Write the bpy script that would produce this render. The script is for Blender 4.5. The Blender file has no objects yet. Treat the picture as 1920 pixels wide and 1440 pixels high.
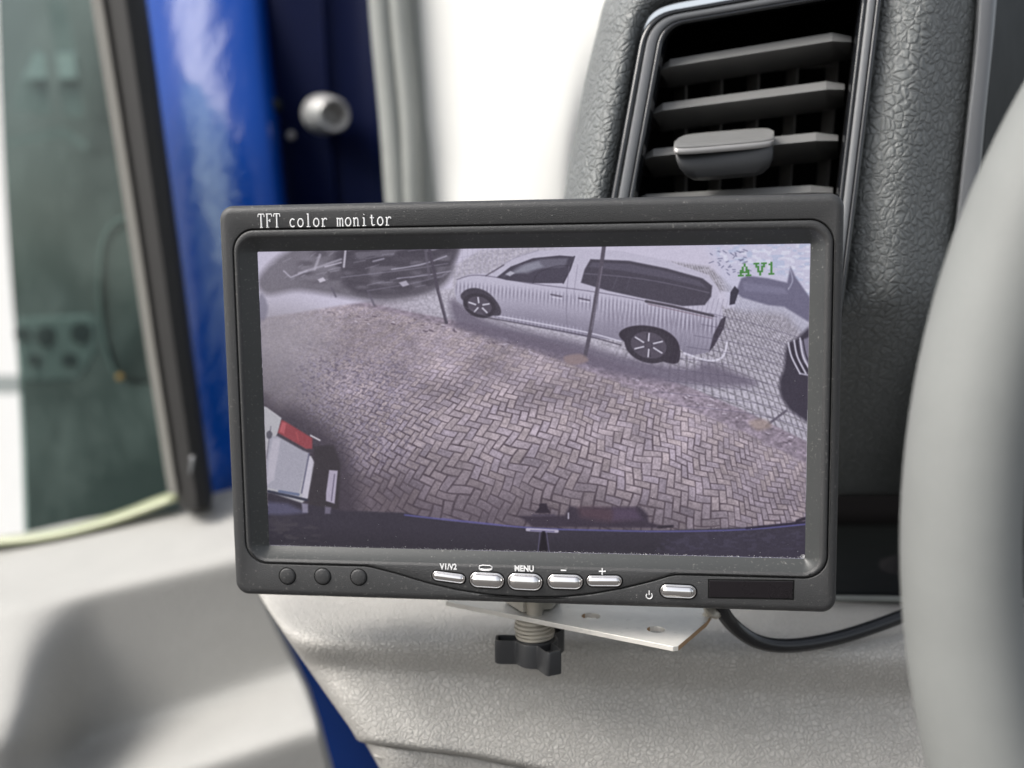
import bpy, bmesh, math, random
import numpy as np
from mathutils import Vector, Matrix, Euler
from mathutils.geometry import tessellate_polygon
R = math.radians
sc = bpy.context.scene
COL = sc.collection

# ------------------------------------------------------------------ camera, sky, sun, exposure
FPX = 2059.0                                    # focal length in pixels of a 1920 px wide picture
cam_d = bpy.data.cameras.new('camera')
cam = bpy.data.objects.new('camera', cam_d); COL.objects.link(cam)
cam.location = (0, 0, 1.35); cam.rotation_euler = (R(82), 0, 0)
cam_d.sensor_width = 36; cam_d.lens = 36*FPX/1920
cam_d.clip_start = 0.01; cam_d.clip_end = 2000
cam_d.dof.use_dof = True; cam_d.dof.focus_distance = 0.318; cam_d.dof.aperture_fstop = 8.0
sc.camera = cam
CM = Matrix.Translation(cam.location) @ cam.rotation_euler.to_matrix().to_4x4()

SUN_DIR = Vector((-0.66, -0.26, 0.70)).normalized()      # towards the sun: upper left, a little behind the camera
world = bpy.data.worlds.new("World"); sc.world = world
world.use_nodes = True
wn = world.node_tree; wn.nodes.clear()
sky = wn.nodes.new('ShaderNodeTexSky'); sky.sky_type = 'NISHITA'; sky.sun_disc = False
sky.sun_elevation = math.asin(SUN_DIR.z); sky.sun_rotation = math.atan2(SUN_DIR.x, SUN_DIR.y)
sky.air_density = 1.0; sky.dust_density = 4.0; sky.ozone_density = 0.6
bg = wn.nodes.new('ShaderNodeBackground'); bg.inputs[1].default_value = 0.15
hs = wn.nodes.new('ShaderNodeHueSaturation'); hs.inputs['Saturation'].default_value = 0.35
wo = wn.nodes.new('ShaderNodeOutputWorld')
wn.links.new(sky.outputs[0], hs.inputs['Color']); wn.links.new(hs.outputs[0], bg.inputs[0]); wn.links.new(bg.outputs[0], wo.inputs[0])
sun_d = bpy.data.lights.new('sun', 'SUN'); sun_d.energy = 1.5; sun_d.angle = R(32); sun_d.color = (1, .965, .91)
sun = bpy.data.objects.new('sun', sun_d); COL.objects.link(sun)
sun.rotation_euler = SUN_DIR.to_track_quat('Z', 'Y').to_euler(); sun.location = SUN_DIR*20
sc.view_settings.view_transform = 'Standard'; sc.view_settings.look = 'None'
sc.view_settings.exposure = 0.68; sc.view_settings.gamma = 1
sc.render.engine = 'CYCLES'
try:
    sc.cycles.use_denoising = True; sc.cycles.max_bounces = 8; sc.cycles.sample_clamp_indirect = 6
    sc.cycles.use_adaptive_sampling = True; sc.cycles.adaptive_threshold = 0.01
except Exception: pass

# ------------------------------------------------------------------ where things stand
def P(px, py, d):
    """point seen at pixel (px,py) of the 1920x1440 photograph, d metres in front of the camera"""
    return CM @ Vector(((px-960)/FPX*d, (720-py)/FPX*d, -d))
def Hz(px, py, z):
    """the same ray, met with the horizontal plane at height z"""
    o = cam.location; v = P(px, py, 1)-o
    return o+v*((z-o.z)/v.z)

# ------------------------------------------------------------------ helpers
def tag(o, label=None, cat=None, group=None, kind=None):
    if label: o['label'] = label
    if cat: o['category'] = cat
    if group: o['group'] = group
    if kind: o['kind'] = kind
    return o
def empty(name, loc, label, cat, group=None, mat=None):
    o = bpy.data.objects.new(name, None); COL.objects.link(o)
    o.empty_display_size = 0.02
    o.matrix_world = mat if mat is not None else Matrix.Translation(loc)
    return tag(o, label, cat, group)
def link(name, me, mats, parent=None, smooth=True, world_pts=True):
    """links a mesh as one object; geometry is in world coordinates unless world_pts is False"""
    o = bpy.data.objects.new(name, me); COL.objects.link(o)
    for m in (mats if isinstance(mats, (list, tuple)) else [mats]): me.materials.append(m)
    if smooth:
        for p in me.polygons: p.use_smooth = True
    if parent is not None:
        o.parent = parent
        if world_pts: me.transform(parent_world(parent).inverted())
    elif world_pts and len(me.vertices):
        c = Vector([sum(v.co[i] for v in me.vertices)/len(me.vertices) for i in range(3)])
        me.transform(Matrix.Translation(-c)); o.location = c
    me.update()
    return o
def parent_world(p):
    m = p.matrix_basis.copy(); q = p.parent
    while q: m = q.matrix_basis @ m; q = q.parent
    return m
def mesh(verts, faces, name='m'):
    me = bpy.data.meshes.new(name); me.from_pydata([tuple(v) for v in verts], [], faces); me.update(); return me
def normals_out(me, inside=None):
    bm = bmesh.new(); bm.from_mesh(me); bmesh.ops.recalc_face_normals(bm, faces=bm.faces); bm.to_mesh(me); bm.free(); return me
def autosmooth(o, ang=35):
    me = o.data
    bm = bmesh.new(); bm.from_mesh(me)
    for e in bm.edges:
        if len(e.link_faces) == 2 and e.calc_face_angle(0) > R(ang): e.smooth = False
    for f in bm.faces: f.smooth = True
    bm.to_mesh(me); bm.free(); return o
def bevel(o, w, seg=3, ang=30):
    m = o.modifiers.new('bevel', 'BEVEL'); m.width = w; m.segments = seg; m.limit_method = 'ANGLE'; m.angle_limit = R(ang)
    m.harden_normals = False
    return o
def solid(o, t, off=-1):
    m = o.modifiers.new('thickness', 'SOLIDIFY'); m.thickness = t; m.offset = off; return o
def cat_rows(rows, n, m):
    """Catmull-Rom interpolation of a net of 3-D points -> n x m net"""
    A = np.array([[tuple(p) for p in r] for r in rows], float)
    def interp(A, n):
        N = len(A); out = []
        for t in np.linspace(0, N-1, n):
            i = min(int(t), N-2); u = t-i
            a, b, c, d = A[max(i-1, 0)], A[i], A[i+1], A[min(i+2, N-1)]
            if i == 0: a = 2*b-c
            if i+2 > N-1: d = 2*c-b
            out.append(0.5*((2*b)+(c-a)*u+(2*a-5*b+4*c-d)*u*u+(3*b-a-3*c+d)*u**3))
        return np.array(out)
    B = interp(A, n); B = interp(B.transpose(1, 0, 2), m).transpose(1, 0, 2)
    return B
def grid_mesh(B, flip=False):
    n, m = B.shape[:2]
    f = [(i*m+j, (i+1)*m+j, (i+1)*m+j+1, i*m+j+1) for i in range(n-1) for j in range(m-1)]
    if flip: f = [q[::-1] for q in f]
    return mesh(B.reshape(-1, 3), f)
def sheet(name, rows, mat, parent, n=40, m=60, t=0.003, pix=True):
    """curved panel through rows of (px,py,d) points, rows from top to bottom; faces the camera, given real thickness"""
    rr = [[P(*p) if pix else Vector(p) for p in r] for r in rows]
    B = cat_rows(rr, n, m)
    o = link(name, grid_mesh(B), mat, parent)
    if t: solid(o, t)
    return o
def loft(name, rings, mat, parent, closed=True, cap0=False, cap1=False, world_pts=True, smooth=True, flip=False):
    n = len(rings[0]); V = [p for r in rings for p in r]; F = []
    for i in range(len(rings)-1):
        for j in range(n if closed else n-1):
            k = (j+1) % n
            F.append((i*n+j, i*n+k, (i+1)*n+k, (i+1)*n+j))
    if cap0: F.append(tuple(range(n))[::-1])
    if cap1: F.append(tuple((len(rings)-1)*n+j for j in range(n)))
    if flip: F = [f[::-1] for f in F]
    return link(name, mesh(V, F), mat, parent, smooth=smooth, world_pts=world_pts)
def spline3(pts, n=10):
    A = [Vector(p) for p in pts]; out = []; N = len(A)
    for i in range(N-1):
        a = A[i-1] if i else 2*A[0]-A[1]; b = A[i]; c = A[i+1]; d = A[i+2] if i+2 < N else 2*A[-1]-A[-2]
        for k in range(n):
            u = k/n; out.append(0.5*((2*b)+(c-a)*u+(2*a-5*b+4*c-d)*u*u+(3*b-a-3*c+d)*u**3))
    out.append(A[-1]); return out
def tube(name, pts, r, mat, parent=None, seg=20, smooth_path=True, n=10, world_pts=True):
    p = spline3(pts, n) if smooth_path else [Vector(q) for q in pts]
    rings = []; up = Vector((0, 0, 1)); N = len(p)
    t0 = (p[1]-p[0]).normalized(); s = t0.cross(up)
    if s.length < .1: s = t0.cross(Vector((1, 0, 0)))
    s.normalize()
    for i in range(N):
        t = (p[min(i+1, N-1)]-p[max(i-1, 0)]).normalized()
        s = (s-t*s.dot(t)).normalized(); q = t.cross(s)
        rad = r(i/(N-1)) if callable(r) else r
        rings.append([p[i]+(s*math.cos(a)+q*math.sin(a))*rad for a in [2*math.pi*k/seg for k in range(seg)]])
    o = loft(name, rings, mat, parent, cap0=True, cap1=True, world_pts=world_pts); normals_out(o.data); return autosmooth(o, 50)

# ------------------------------------------------------------------ materials
def new_mat(name):
    m = bpy.data.materials.new(name); m.use_nodes = True
    nt = m.node_tree; b = nt.nodes['Principled BSDF']; return m, nt, b
def N(nt, t, **kw):
    n = nt.nodes.new(t)
    for k, v in kw.items():
        if k in n.inputs: n.inputs[k].default_value = v
        else: setattr(n, k, v)
    return n
def plain(name, col, rough=.5, metal=0, spec=.5, coat=0, var=.12, vscale=60, bump=0, bscale=2500, bdist=.0001, dust=0):
    """one colour with mottling, uneven gloss and optional fine grain"""
    m, nt, b = new_mat(name)
    tc = N(nt, 'ShaderNodeTexCoord'); no = N(nt, 'ShaderNodeTexNoise', Scale=vscale, Detail=5.0, Roughness=.6)
    nt.links.new(tc.outputs['Object'], no.inputs['Vector'])
    mx = N(nt, 'ShaderNodeMixRGB'); mx.inputs[1].default_value = (*[c*(1-var) for c in col], 1); mx.inputs[2].default_value = (*[min(1, c*(1+var)) for c in col], 1)
    nt.links.new(no.outputs[0], mx.inputs[0]); last = mx.outputs[0]
    if dust:
        n2 = N(nt, 'ShaderNodeTexNoise', Scale=bscale*.35, Detail=2.0)
        nt.links.new(tc.outputs['Object'], n2.inputs['Vector'])
        rp = N(nt, 'ShaderNodeValToRGB'); rp.color_ramp.elements[0].position = .62; rp.color_ramp.elements[1].position = .78
        nt.links.new(n2.outputs[0], rp.inputs[0])
        ml = N(nt, 'ShaderNodeMath', operation='MULTIPLY'); ml.inputs[1].default_value = dust
        nt.links.new(rp.outputs[0], ml.inputs[0])
        n3 = N(nt, 'ShaderNodeTexNoise', Scale=55.0, Detail=4.0, Roughness=.65); nt.links.new(tc.outputs['Object'], n3.inputs['Vector'])
        r3 = N(nt, 'ShaderNodeMapRange'); r3.inputs['From Min'].default_value = .38; r3.inputs['From Max'].default_value = .66; r3.inputs['To Min'].default_value = .25; r3.inputs['To Max'].default_value = 2.2
        nt.links.new(n3.outputs[0], r3.inputs['Value']); m3 = N(nt, 'ShaderNodeMath', operation='MULTIPLY'); nt.links.new(ml.outputs[0], m3.inputs[0]); nt.links.new(r3.outputs[0], m3.inputs[1]); ml = m3
        m2 = N(nt, 'ShaderNodeMixRGB'); m2.inputs[2].default_value = (.32, .31, .29, 1)
        nt.links.new(ml.outputs[0], m2.inputs[0]); nt.links.new(last, m2.inputs[1]); last = m2.outputs[0]
    nt.links.new(last, b.inputs['Base Color'])
    mr = N(nt, 'ShaderNodeMapRange'); mr.inputs['To Min'].default_value = max(0, rough-.06); mr.inputs['To Max'].default_value = min(1, rough+.06)
    nt.links.new(no.outputs[0], mr.inputs['Value']); nt.links.new(mr.outputs[0], b.inputs['Roughness'])
    b.inputs['Metallic'].default_value = metal; b.inputs['Specular IOR Level'].default_value = spec; b.inputs['Coat Weight'].default_value = coat
    if bump:
        nb = N(nt, 'ShaderNodeTexNoise', Scale=bscale, Detail=3.0, Roughness=.6)
        nt.links.new(tc.outputs['Object'], nb.inputs['Vector'])
        bp = N(nt, 'ShaderNodeBump', Strength=bump, Distance=bdist)
        nt.links.new(nb.outputs[0], bp.inputs['Height']); nt.links.new(bp.outputs[0], b.inputs['Normal'])
    return m
def leather(name, col, scale, dist, rough=.5, warp=.0012, spec=.5, var=.08, crease_dark=.25, strength=1.0, wide=.09):
    """grained hide: raised pebbles parted by creases, in object space"""
    m, nt, b = new_mat(name)
    tc = N(nt, 'ShaderNodeTexCoord')
    w1 = N(nt, 'ShaderNodeTexNoise', Scale=scale*.35, Detail=2.0)
    nt.links.new(tc.outputs['Object'], w1.inputs['Vector'])
    sub = N(nt, 'ShaderNodeVectorMath', operation='SUBTRACT'); sub.inputs[1].default_value = (.5, .5, .5)
    nt.links.new(w1.outputs['Color'], sub.inputs[0])
    scl = N(nt, 'ShaderNodeVectorMath', operation='SCALE'); scl.inputs['Scale'].default_value = warp*2
    nt.links.new(sub.outputs[0], scl.inputs[0])
    add = N(nt, 'ShaderNodeVectorMath', operation='ADD')
    nt.links.new(tc.outputs['Object'], add.inputs[0]); nt.links.new(scl.outputs[0], add.inputs[1])
    def edge(s):
        v = N(nt, 'ShaderNodeTexVoronoi', feature='DISTANCE_TO_EDGE'); v.inputs['Scale'].default_value = s; v.inputs['Randomness'].default_value = 1
        nt.links.new(add.outputs[0], v.inputs['Vector'])
        r = N(nt, 'ShaderNodeMapRange', interpolation_type='SMOOTHSTEP'); r.inputs['From Max'].default_value = wide
        nt.links.new(v.outputs['Distance'], r.inputs['Value']); return r.outputs[0]
    e1 = edge(scale); e2 = edge(scale*1.9)
    msk = N(nt, 'ShaderNodeTexNoise', Scale=scale*.12, Detail=2.0); nt.links.new(tc.outputs['Object'], msk.inputs['Vector'])
    mr = N(nt, 'ShaderNodeMapRange'); mr.inputs['From Min'].default_value = .42; mr.inputs['From Max'].default_value = .62; mr.inputs['To Min'].default_value = .25; mr.inputs['To Max'].default_value = .6
    nt.links.new(msk.outputs[0], mr.inputs['Value'])
    one = N(nt, 'ShaderNodeMixRGB'); one.inputs[1].default_value = (1, 1, 1, 1); nt.links.new(mr.outputs[0], one.inputs[0]); nt.links.new(e2, one.inputs[2])
    mul = N(nt, 'ShaderNodeMath', operation='MULTIPLY'); nt.links.new(e1, mul.inputs[0]); nt.links.new(one.outputs[0], mul.inputs[1])
    fn = N(nt, 'ShaderNodeTexNoise', Scale=scale*4, Detail=3.0); nt.links.new(tc.outputs['Object'], fn.inputs['Vector'])
    ad = N(nt, 'ShaderNodeMath', operation='MULTIPLY_ADD'); ad.inputs[1].default_value = .22; nt.links.new(fn.outputs[0], ad.inputs[0]); nt.links.new(mul.outputs[0], ad.inputs[2])
    bp = N(nt, 'ShaderNodeBump', Strength=strength, Distance=dist); nt.links.new(ad.outputs[0], bp.inputs['Height']); nt.links.new(bp.outputs[0], b.inputs['Normal'])
    no = N(nt, 'ShaderNodeTexNoise', Scale=25.0, Detail=4.0); nt.links.new(tc.outputs['Object'], no.inputs['Vector'])
    mx = N(nt, 'ShaderNodeMixRGB'); mx.inputs[1].default_value = (*[c*(1-var) for c in col], 1); mx.inputs[2].default_value = (*[c*(1+var) for c in col], 1)
    nt.links.new(no.outputs[0], mx.inputs[0])
    cd = N(nt, 'ShaderNodeMixRGB', blend_type='MULTIPLY'); cd.inputs[0].default_value = crease_dark; nt.links.new(mx.outputs[0], cd.inputs[1]); nt.links.new(mul.outputs[0], cd.inputs[2])
    nt.links.new(cd.outputs[0], b.inputs['Base Color'])
    b.inputs['Roughness'].default_value = rough; b.inputs['Specular IOR Level'].default_value = spec
    return m

M = {}
M['casing'] = plain('black_textured_plastic', (.039, .0395, .0405), .44, spec=.5, bump=1.0, bscale=2600, bdist=.00012, var=.15, vscale=40, dust=.2)
M['casing_inner'] = plain('black_satin_plastic', (.048, .051, .051), .36, spec=.5, bump=.5, bscale=3200, bdist=.00006, var=.15, vscale=40, dust=.25)
M['gap'] = plain('shadow_gap_black', (.006, .006, .006), .7, spec=.2)
M['ir'] = plain('smoked_acrylic', (.012, .010, .012), .28, spec=.4, bump=.2, bscale=900, bdist=.00003)
M['chrome'] = plain('chrome_plating', (.90, .88, .87), .07, metal=1, bump=.12, bscale=300, bdist=.00015, var=.03)
M['print'] = plain('white_screen_print', (.80, .80, .80), .6, bump=.3, var=.05)
M['zinc'] = plain('zinc_plated_steel', (.70, .68, .63), .42, metal=.30, bump=.5, bscale=900, bdist=.00012, var=.22, vscale=110, dust=.3)
M['washer'] = plain('dull_washer_steel', (.46, .43, .37), .42, metal=.5, bump=.5, bscale=1200, bdist=.0001, var=.2, vscale=200)
M['rust'] = plain('rusty_cut_edge', (.42, .27, .15), .7, metal=.2, bump=.6, bscale=1500, var=.3, vscale=500)
M['knob'] = plain('black_moulded_plastic', (.030, .031, .033), .38, spec=.45, bump=.5, bscale=1800, bdist=.00008, var=.15)
M['cable'] = plain('black_pvc_sheath', (.012, .013, .015), .22, spec=.55, bump=.3, bscale=700, bdist=.00008)
M['grey_hide'] = leather('light_grey_grained_vinyl', (.475, .460, .43), 600, .00027, rough=.58, spec=.35, warp=.0012, crease_dark=.15, wide=.16, var=.03)
M['dark_hide'] = leather('charcoal_grained_leather', (.175, .185, .183), 345, .00042, rough=.48, warp=.0030, spec=.6, crease_dark=.22, wide=.20, var=.06)
M['door_plastic'] = leather('light_grey_door_plastic', (.385, .38, .362), 330, .00016, rough=.75, spec=.2, warp=.0012, crease_dark=.03, wide=.25)
M['gloss_black'] = plain('piano_black_trim', (.010, .011, .013), .07, spec=.55, coat=.4, bump=.08, bscale=120, bdist=.0002)
M['vent_strip'] = plain('dark_grey_satin_trim', (.15, .155, .162), .36, spec=.5, bump=.3, bscale=2500, bdist=.00004)
M['slat'] = plain('black_vent_plastic', (.19, .19, .187), .40, spec=.6, bump=.4, bscale=2200, bdist=.00006)
M['slat_back'] = plain('grey_vane_plastic', (.16, .155, .15), .5, bump=.3)
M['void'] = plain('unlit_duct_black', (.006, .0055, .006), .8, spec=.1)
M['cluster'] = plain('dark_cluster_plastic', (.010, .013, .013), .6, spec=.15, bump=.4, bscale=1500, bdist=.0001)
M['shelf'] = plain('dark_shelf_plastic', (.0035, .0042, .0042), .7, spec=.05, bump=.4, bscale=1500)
M['sage_trim'] = plain('grey_edge_trim', (.19, .20, .185), .5, bump=.3)
M['wheel'] = plain('grey_satin_wheel_rim', (.205, .212, .205), .6, spec=.3, bump=.4, bscale=900, bdist=.0002, var=.2, vscale=28)
M['rubber'] = plain('black_channel_rubber', (.020, .0195, .019), .6, spec=.3, bump=.4, bscale=900, bdist=.0001, var=.2)
M['rubber_edge'] = plain('seal_lip_highlight_tone', (.13, .127, .115), .7, bump=.3, bscale=1200)  # paler colour imitates the highlight along the channel edge
M['seal_grey'] = plain('grey_door_seal_rubber', (.24, .25, .235), .6, bump=.3, bscale=700)
M['bolt'] = plain('grey_door_bolt_steel', (.40, .39, .38), .35, metal=.35, bump=.3)
M['shade_blue'] = plain('blue_paint_shade_tone', (.0007, .0032, .024), .5, spec=.06, bump=.05)  # blue pillar paint darkened: the recess shade is put into the colour
M['headlining'] = plain('off_white_pillar_cloth', (.68, .68, .655), .9, spec=.2, bump=.5, bscale=900, bdist=.0002, var=.02)

def car_paint():
    m, nt, b = new_mat('blue_body_paint')
    tc = N(nt, 'ShaderNodeTexCoord')
    fl = N(nt, 'ShaderNodeTexNoise', Scale=1800.0, Detail=2.0); nt.links.new(tc.outputs['Object'], fl.inputs['Vector'])
    mx = N(nt, 'ShaderNodeMixRGB'); mx.inputs[1].default_value = (.002, .038, .23, 1); mx.inputs[2].default_value = (.004, .050, .29, 1)
    nt.links.new(fl.outputs[0], mx.inputs[0]); nt.links.new(mx.outputs[0], b.inputs['Base Color'])
    b.inputs['Roughness'].default_value = .5; b.inputs['Specular IOR Level'].default_value = 0; b.inputs['Coat Weight'].default_value = .42; b.inputs['Coat Roughness'].default_value = .02
    # gently uneven clear coat, so that what it mirrors breaks up
    mp_ = N(nt, 'ShaderNodeMapping'); mp_.inputs['Scale'].default_value = (1, 1, .16); nt.links.new(tc.outputs['Object'], mp_.inputs['Vector'])
    n2 = N(nt, 'ShaderNodeTexNoise', Scale=52.0, Detail=4.0, Roughness=.6); nt.links.new(mp_.outputs[0], n2.inputs['Vector'])
    bp = N(nt, 'ShaderNodeBump', Strength=.6, Distance=.0035); nt.links.new(n2.outputs[0], bp.inputs['Height']); nt.links.new(bp.outputs[0], b.inputs['Coat Normal'])
    return m
M['paint'] = car_paint()
# ---------------------------------------------------------------- picture shown on the monitor
# (a flat print on a flat display: drawn with numpy in photograph-like coordinates, then
#  unwarped to the rectangle of the display)
def paint_display(W=1040, H=592):
    X0, Y0, S = 470.0, 440.0, 1.5
    cw, ch = int(1065*S), int(625*S)
    yy, xx = np.mgrid[0:ch, 0:cw].astype(np.float32)
    xx = xx/S + X0; yy = yy/S + Y0
    rng = np.random.RandomState(7)

    def blur(a, s):
        s = s*S
        if s < 0.3: return a
        r = int(3*s)+1
        k = np.exp(-0.5*(np.arange(-r, r+1)/s)**2); k /= k.sum(); k = k.astype(np.float32)
        def conv(b, ax):
            pad = [(0, 0)]*b.ndim; pad[ax] = (r, r)
            p = np.pad(b, pad, mode='edge'); out = np.zeros_like(b)
            n = b.shape[ax]
            for i, kk in enumerate(k):
                sl = [slice(None)]*b.ndim; sl[ax] = slice(i, i+n)
                out += kk*p[tuple(sl)]
            return out
        return conv(conv(a, 0), 1)

    def vnoise(sx, sy, seed, shape=None):
        h, w = (ch, cw)
        r = np.random.RandomState(seed)
        gw, gh = int(w/(sx*S))+3, int(h/(sy*S))+3
        g = r.rand(gh, gw).astype(np.float32)
        u = np.arange(w)/(sx*S); v = np.arange(h)/(sy*S)
        ui = u.astype(int); vi = v.astype(int); uf = u-ui; vf = v-vi
        uf = (uf*uf*(3-2*uf)).astype(np.float32); vf = (vf*vf*(3-2*vf)).astype(np.float32)
        a = g[vi][:, ui]; b = g[vi][:, ui+1]; c = g[vi+1][:, ui]; d = g[vi+1][:, ui+1]
        return (a*(1-uf)+b*uf)*(1-vf)[:, None] + (c*(1-uf)+d*uf)*vf[:, None]

    def box(pts, m=6):
        p = np.array(pts)
        x0 = max(0, int((p[:, 0].min()-m-X0)*S)); x1 = min(cw, int((p[:, 0].max()+m-X0)*S)+2)
        y0 = max(0, int((p[:, 1].min()-m-Y0)*S)); y1 = min(ch, int((p[:, 1].max()+m-Y0)*S)+2)
        return slice(y0, max(y0, y1)), slice(x0, max(x0, x1))

    def spline(pts, n=8, closed=True):
        p = np.array(pts, float); N = len(p); out = []
        for i in range(N if closed else N-1):
            if closed: a, b, c, d = p[i-1], p[i], p[(i+1) % N], p[(i+2) % N]
            else: a, b, c, d = p[max(i-1, 0)], p[i], p[i+1], p[min(i+2, N-1)]
            for t in np.arange(n)/n:
                out.append(0.5*((2*b)+(c-a)*t+(2*a-5*b+4*c-d)*t*t+(3*b-a-3*c+d)*t**3))
        if not closed: out.append(p[-1])
        return np.array(out)

    def poly_mask(pts, soft=0.7, smooth=False):
        if smooth: pts = spline(pts)
        p = np.array(pts, float); m = np.zeros((ch, cw), np.float32)
        sl = box(p, 4+3*soft); x = xx[sl]; y = yy[sl]
        if x.size == 0: return m
        inside = np.zeros(x.shape, bool); dist = np.full(x.shape, 1e9, np.float32)
        for i in range(len(p)):
            ax, ay = p[i-1]; bx, by = p[i]
            if ay != by:
                c = ((ay > y) != (by > y)) & (x < (bx-ax)*(y-ay)/(by-ay)+ax); inside ^= c
            L = (bx-ax)**2+(by-ay)**2+1e-9
            t = np.clip(((x-ax)*(bx-ax)+(y-ay)*(by-ay))/L, 0, 1)
            dist = np.minimum(dist, (x-ax-t*(bx-ax))**2+(y-ay-t*(by-ay))**2)
        d = np.sqrt(dist)*np.where(inside, 1, -1)
        m[sl] = np.clip(d/(2*soft)+0.5, 0, 1)
        return m

    def line_mask(pts, w, soft=0.7, smooth=False):
        if smooth: pts = spline(pts, closed=False)
        p = np.array(pts, float); m = np.zeros((ch, cw), np.float32)
        sl = box(p, w+4+2*soft); x = xx[sl]; y = yy[sl]
        if x.size == 0: return m
        dist = np.full(x.shape, 1e9, np.float32)
        for i in range(len(p)-1):
            ax, ay = p[i]; bx, by = p[i+1]
            L = (bx-ax)**2+(by-ay)**2+1e-9
            t = np.clip(((x-ax)*(bx-ax)+(y-ay)*(by-ay))/L, 0, 1)
            dist = np.minimum(dist, (x-ax-t*(bx-ax))**2+(y-ay-t*(by-ay))**2)
        m[sl] = np.clip((w/2-np.sqrt(dist))/(2*soft)+0.5, 0, 1)
        return m

    def ss(a, b, x): t = np.clip((x-a)/(b-a), 0, 1); return t*t*(3-2*t)
    img = np.zeros((ch, cw, 3), np.float32)
    def put(mask, col, a=1.0):
        m = (mask*a)[..., None]
        img[...] = img*(1-m)+np.array(col, np.float32)*m if not isinstance(col, np.ndarray) else img*(1-m)+col*m
    def P(pts, col, a=1.0, soft=0.7, smooth=False): put(poly_mask(pts, soft, smooth), col, a)
    def L(pts, w, col, a=1.0, soft=0.7, smooth=False): put(line_mask(pts, w, soft, smooth), col, a)

    # ground seen through a wide-angle lens: ray of each pixel -> point on the paving
    cx, cy, f = 1120.0, 790.0, 520.0
    pitch, roll, hgt = math.radians(46), math.radians(13), 1.75
    dx, dy = (xx-cx)/f, (yy-cy)/f
    cr, sr = math.cos(roll), math.sin(roll)
    dx, dy = dx*cr+dy*sr, -dx*sr+dy*cr
    r = np.sqrt(dx*dx+dy*dy)+1e-6
    th = np.clip(r, 0, 1.5)
    s = np.sin(th)/r
    vx, vy, vz = dx*s, dy*s, np.cos(th)          # right, down, forward
    down = vy*math.cos(pitch)+vz*math.sin(pitch)
    fwd = vz*math.cos(pitch)-vy*math.sin(pitch)
    down = np.maximum(down, 0.03)
    gx, gy = vx/down*hgt, fwd/down*hgt
    a = math.radians(2)
    wob = (vnoise(60, 60, 3)-0.5)*0.07
    hx = (gx*math.cos(a)-gy*math.sin(a)+wob)/0.066
    hy = (gx*math.sin(a)+gy*math.cos(a)+wob)/0.066
    i = np.floor(hx); j = np.floor(hy); fx = hx-i; fy = hy-j
    k = np.mod(i-j, 4)
    u = np.where(k == 0, fx, np.where(k == 1, fx+1, fx)); v = np.where(k == 2, fy+1, fy)
    lu = np.where(k < 2, 2.0, 1.0); lv = np.where(k < 2, 1.0, 2.0)
    bi = np.where(k == 1, i-1, i); bj = np.where(k == 2, j-1, j)
    dist_e = np.minimum(np.minimum(u, lu-u), np.minimum(v, lv-v))
    hsh = np.mod(np.sin(bi*127.1+bj*311.7)*43758.5453, 1.0)
    hsh2 = np.mod(np.sin(bi*269.5+bj*183.3)*9631.77, 1.0)
    jw = 0.0+0.075*vnoise(30, 30, 12)
    joint = 1-ss(jw, jw+0.1, dist_e)
    lodist = np.sqrt(gx*gx+gy*gy)
    fade = 1-ss(1.7, 3.6, lodist)*.7; fade = fade*(1-.93*(1-ss(440, 740, xx+.55*(yy-560))))*(1-.55*(1-ss(620, 800, yy-.12*(xx-900))))
    fine = vnoise(2.2, 2.2, 21); med = vnoise(7, 6, 22); big = vnoise(90, 60, 23)
    br = 0.97+(0.07+.05*fade)*(hsh-0.5)+0.22*(fine-0.5)+0.12*(med-0.5)
    base = np.stack([170+8*(hsh2-.5), 156+6*(hsh2-.5), 168-4*(hsh2-.5)], -1)*(1-.03*ss(.5, .72, vnoise(48, 30, 81))*ss(.35, .6, vnoise(11, 8, 82)))[..., None]*(1+.07*ss(.55, .8, vnoise(70, 36, 83)))[..., None]
    g = base*br[..., None]*(0.88+0.22*big)[..., None]
    jm = (joint*(0.68*fade+0.14)*(0.75+0.5*med))[..., None]
    g = g*(1-jm)+np.array([84, 72, 82])*jm
    # kerb strip / gravel verge / farther paving beyond the fence
    ky = np.interp(xx, [470, 560, 700, 840, 1000, 1100, 1200, 1300, 1400, 1530], [548, 553, 575, 607, 646, 676, 706, 742, 785, 850])
    verge = 1-ss(-4, 4, yy-(ky+3+24*ss(800, 1300, xx)))
    gr = 146+34*(vnoise(4, 3, 31)-.5)+36*(vnoise(6, 4, 32)-.5)+30*(vnoise(14, 6, 35)-.5)
    gravel = np.stack([gr*0.97, gr*0.88, gr*1.0], -1)
    g = g*(1-verge[..., None])+gravel*verge[..., None]
    far = 1-ss(-3, 3, yy-(ky-5-9*ss(700, 1000, xx)))
    gx2 = (gx*math.cos(a+.06)-gy*math.sin(a+.06))/0.11; gy2 = (gx*math.sin(a+.06)+gy*math.cos(a+.06))/0.2
    cells = np.minimum(np.abs(gx2-np.round(gx2))*1.0, np.abs(gy2-np.round(gy2))*1.6)
    fl = 178+38*(vnoise(3, 3, 41)-.5)-44*(1-ss(.05, .22, cells))*ss(1080, 1250, xx)
    fc = np.stack([fl*0.99, fl*0.965, fl*1.06], -1)
    far = far*ss(560, 800, xx+2.0*(560-yy)); g = g*(1-far[..., None])+fc*far[..., None]
    img[...] = g
    # dark rubble line along the kerb
    for t in range(90):
        x = rng.uniform(600, 1520); y = np.interp(x, [470, 840, 1100, 1300, 1530], [560, 612, 676, 742, 850])+rng.normal(6, 6)
        L([(x, y), (x+rng.uniform(2, 7), y+rng.uniform(0, 3))], rng.uniform(1, 3), (95, 82, 98) if rng.rand() < .6 else (205, 195, 215), .75)
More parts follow.
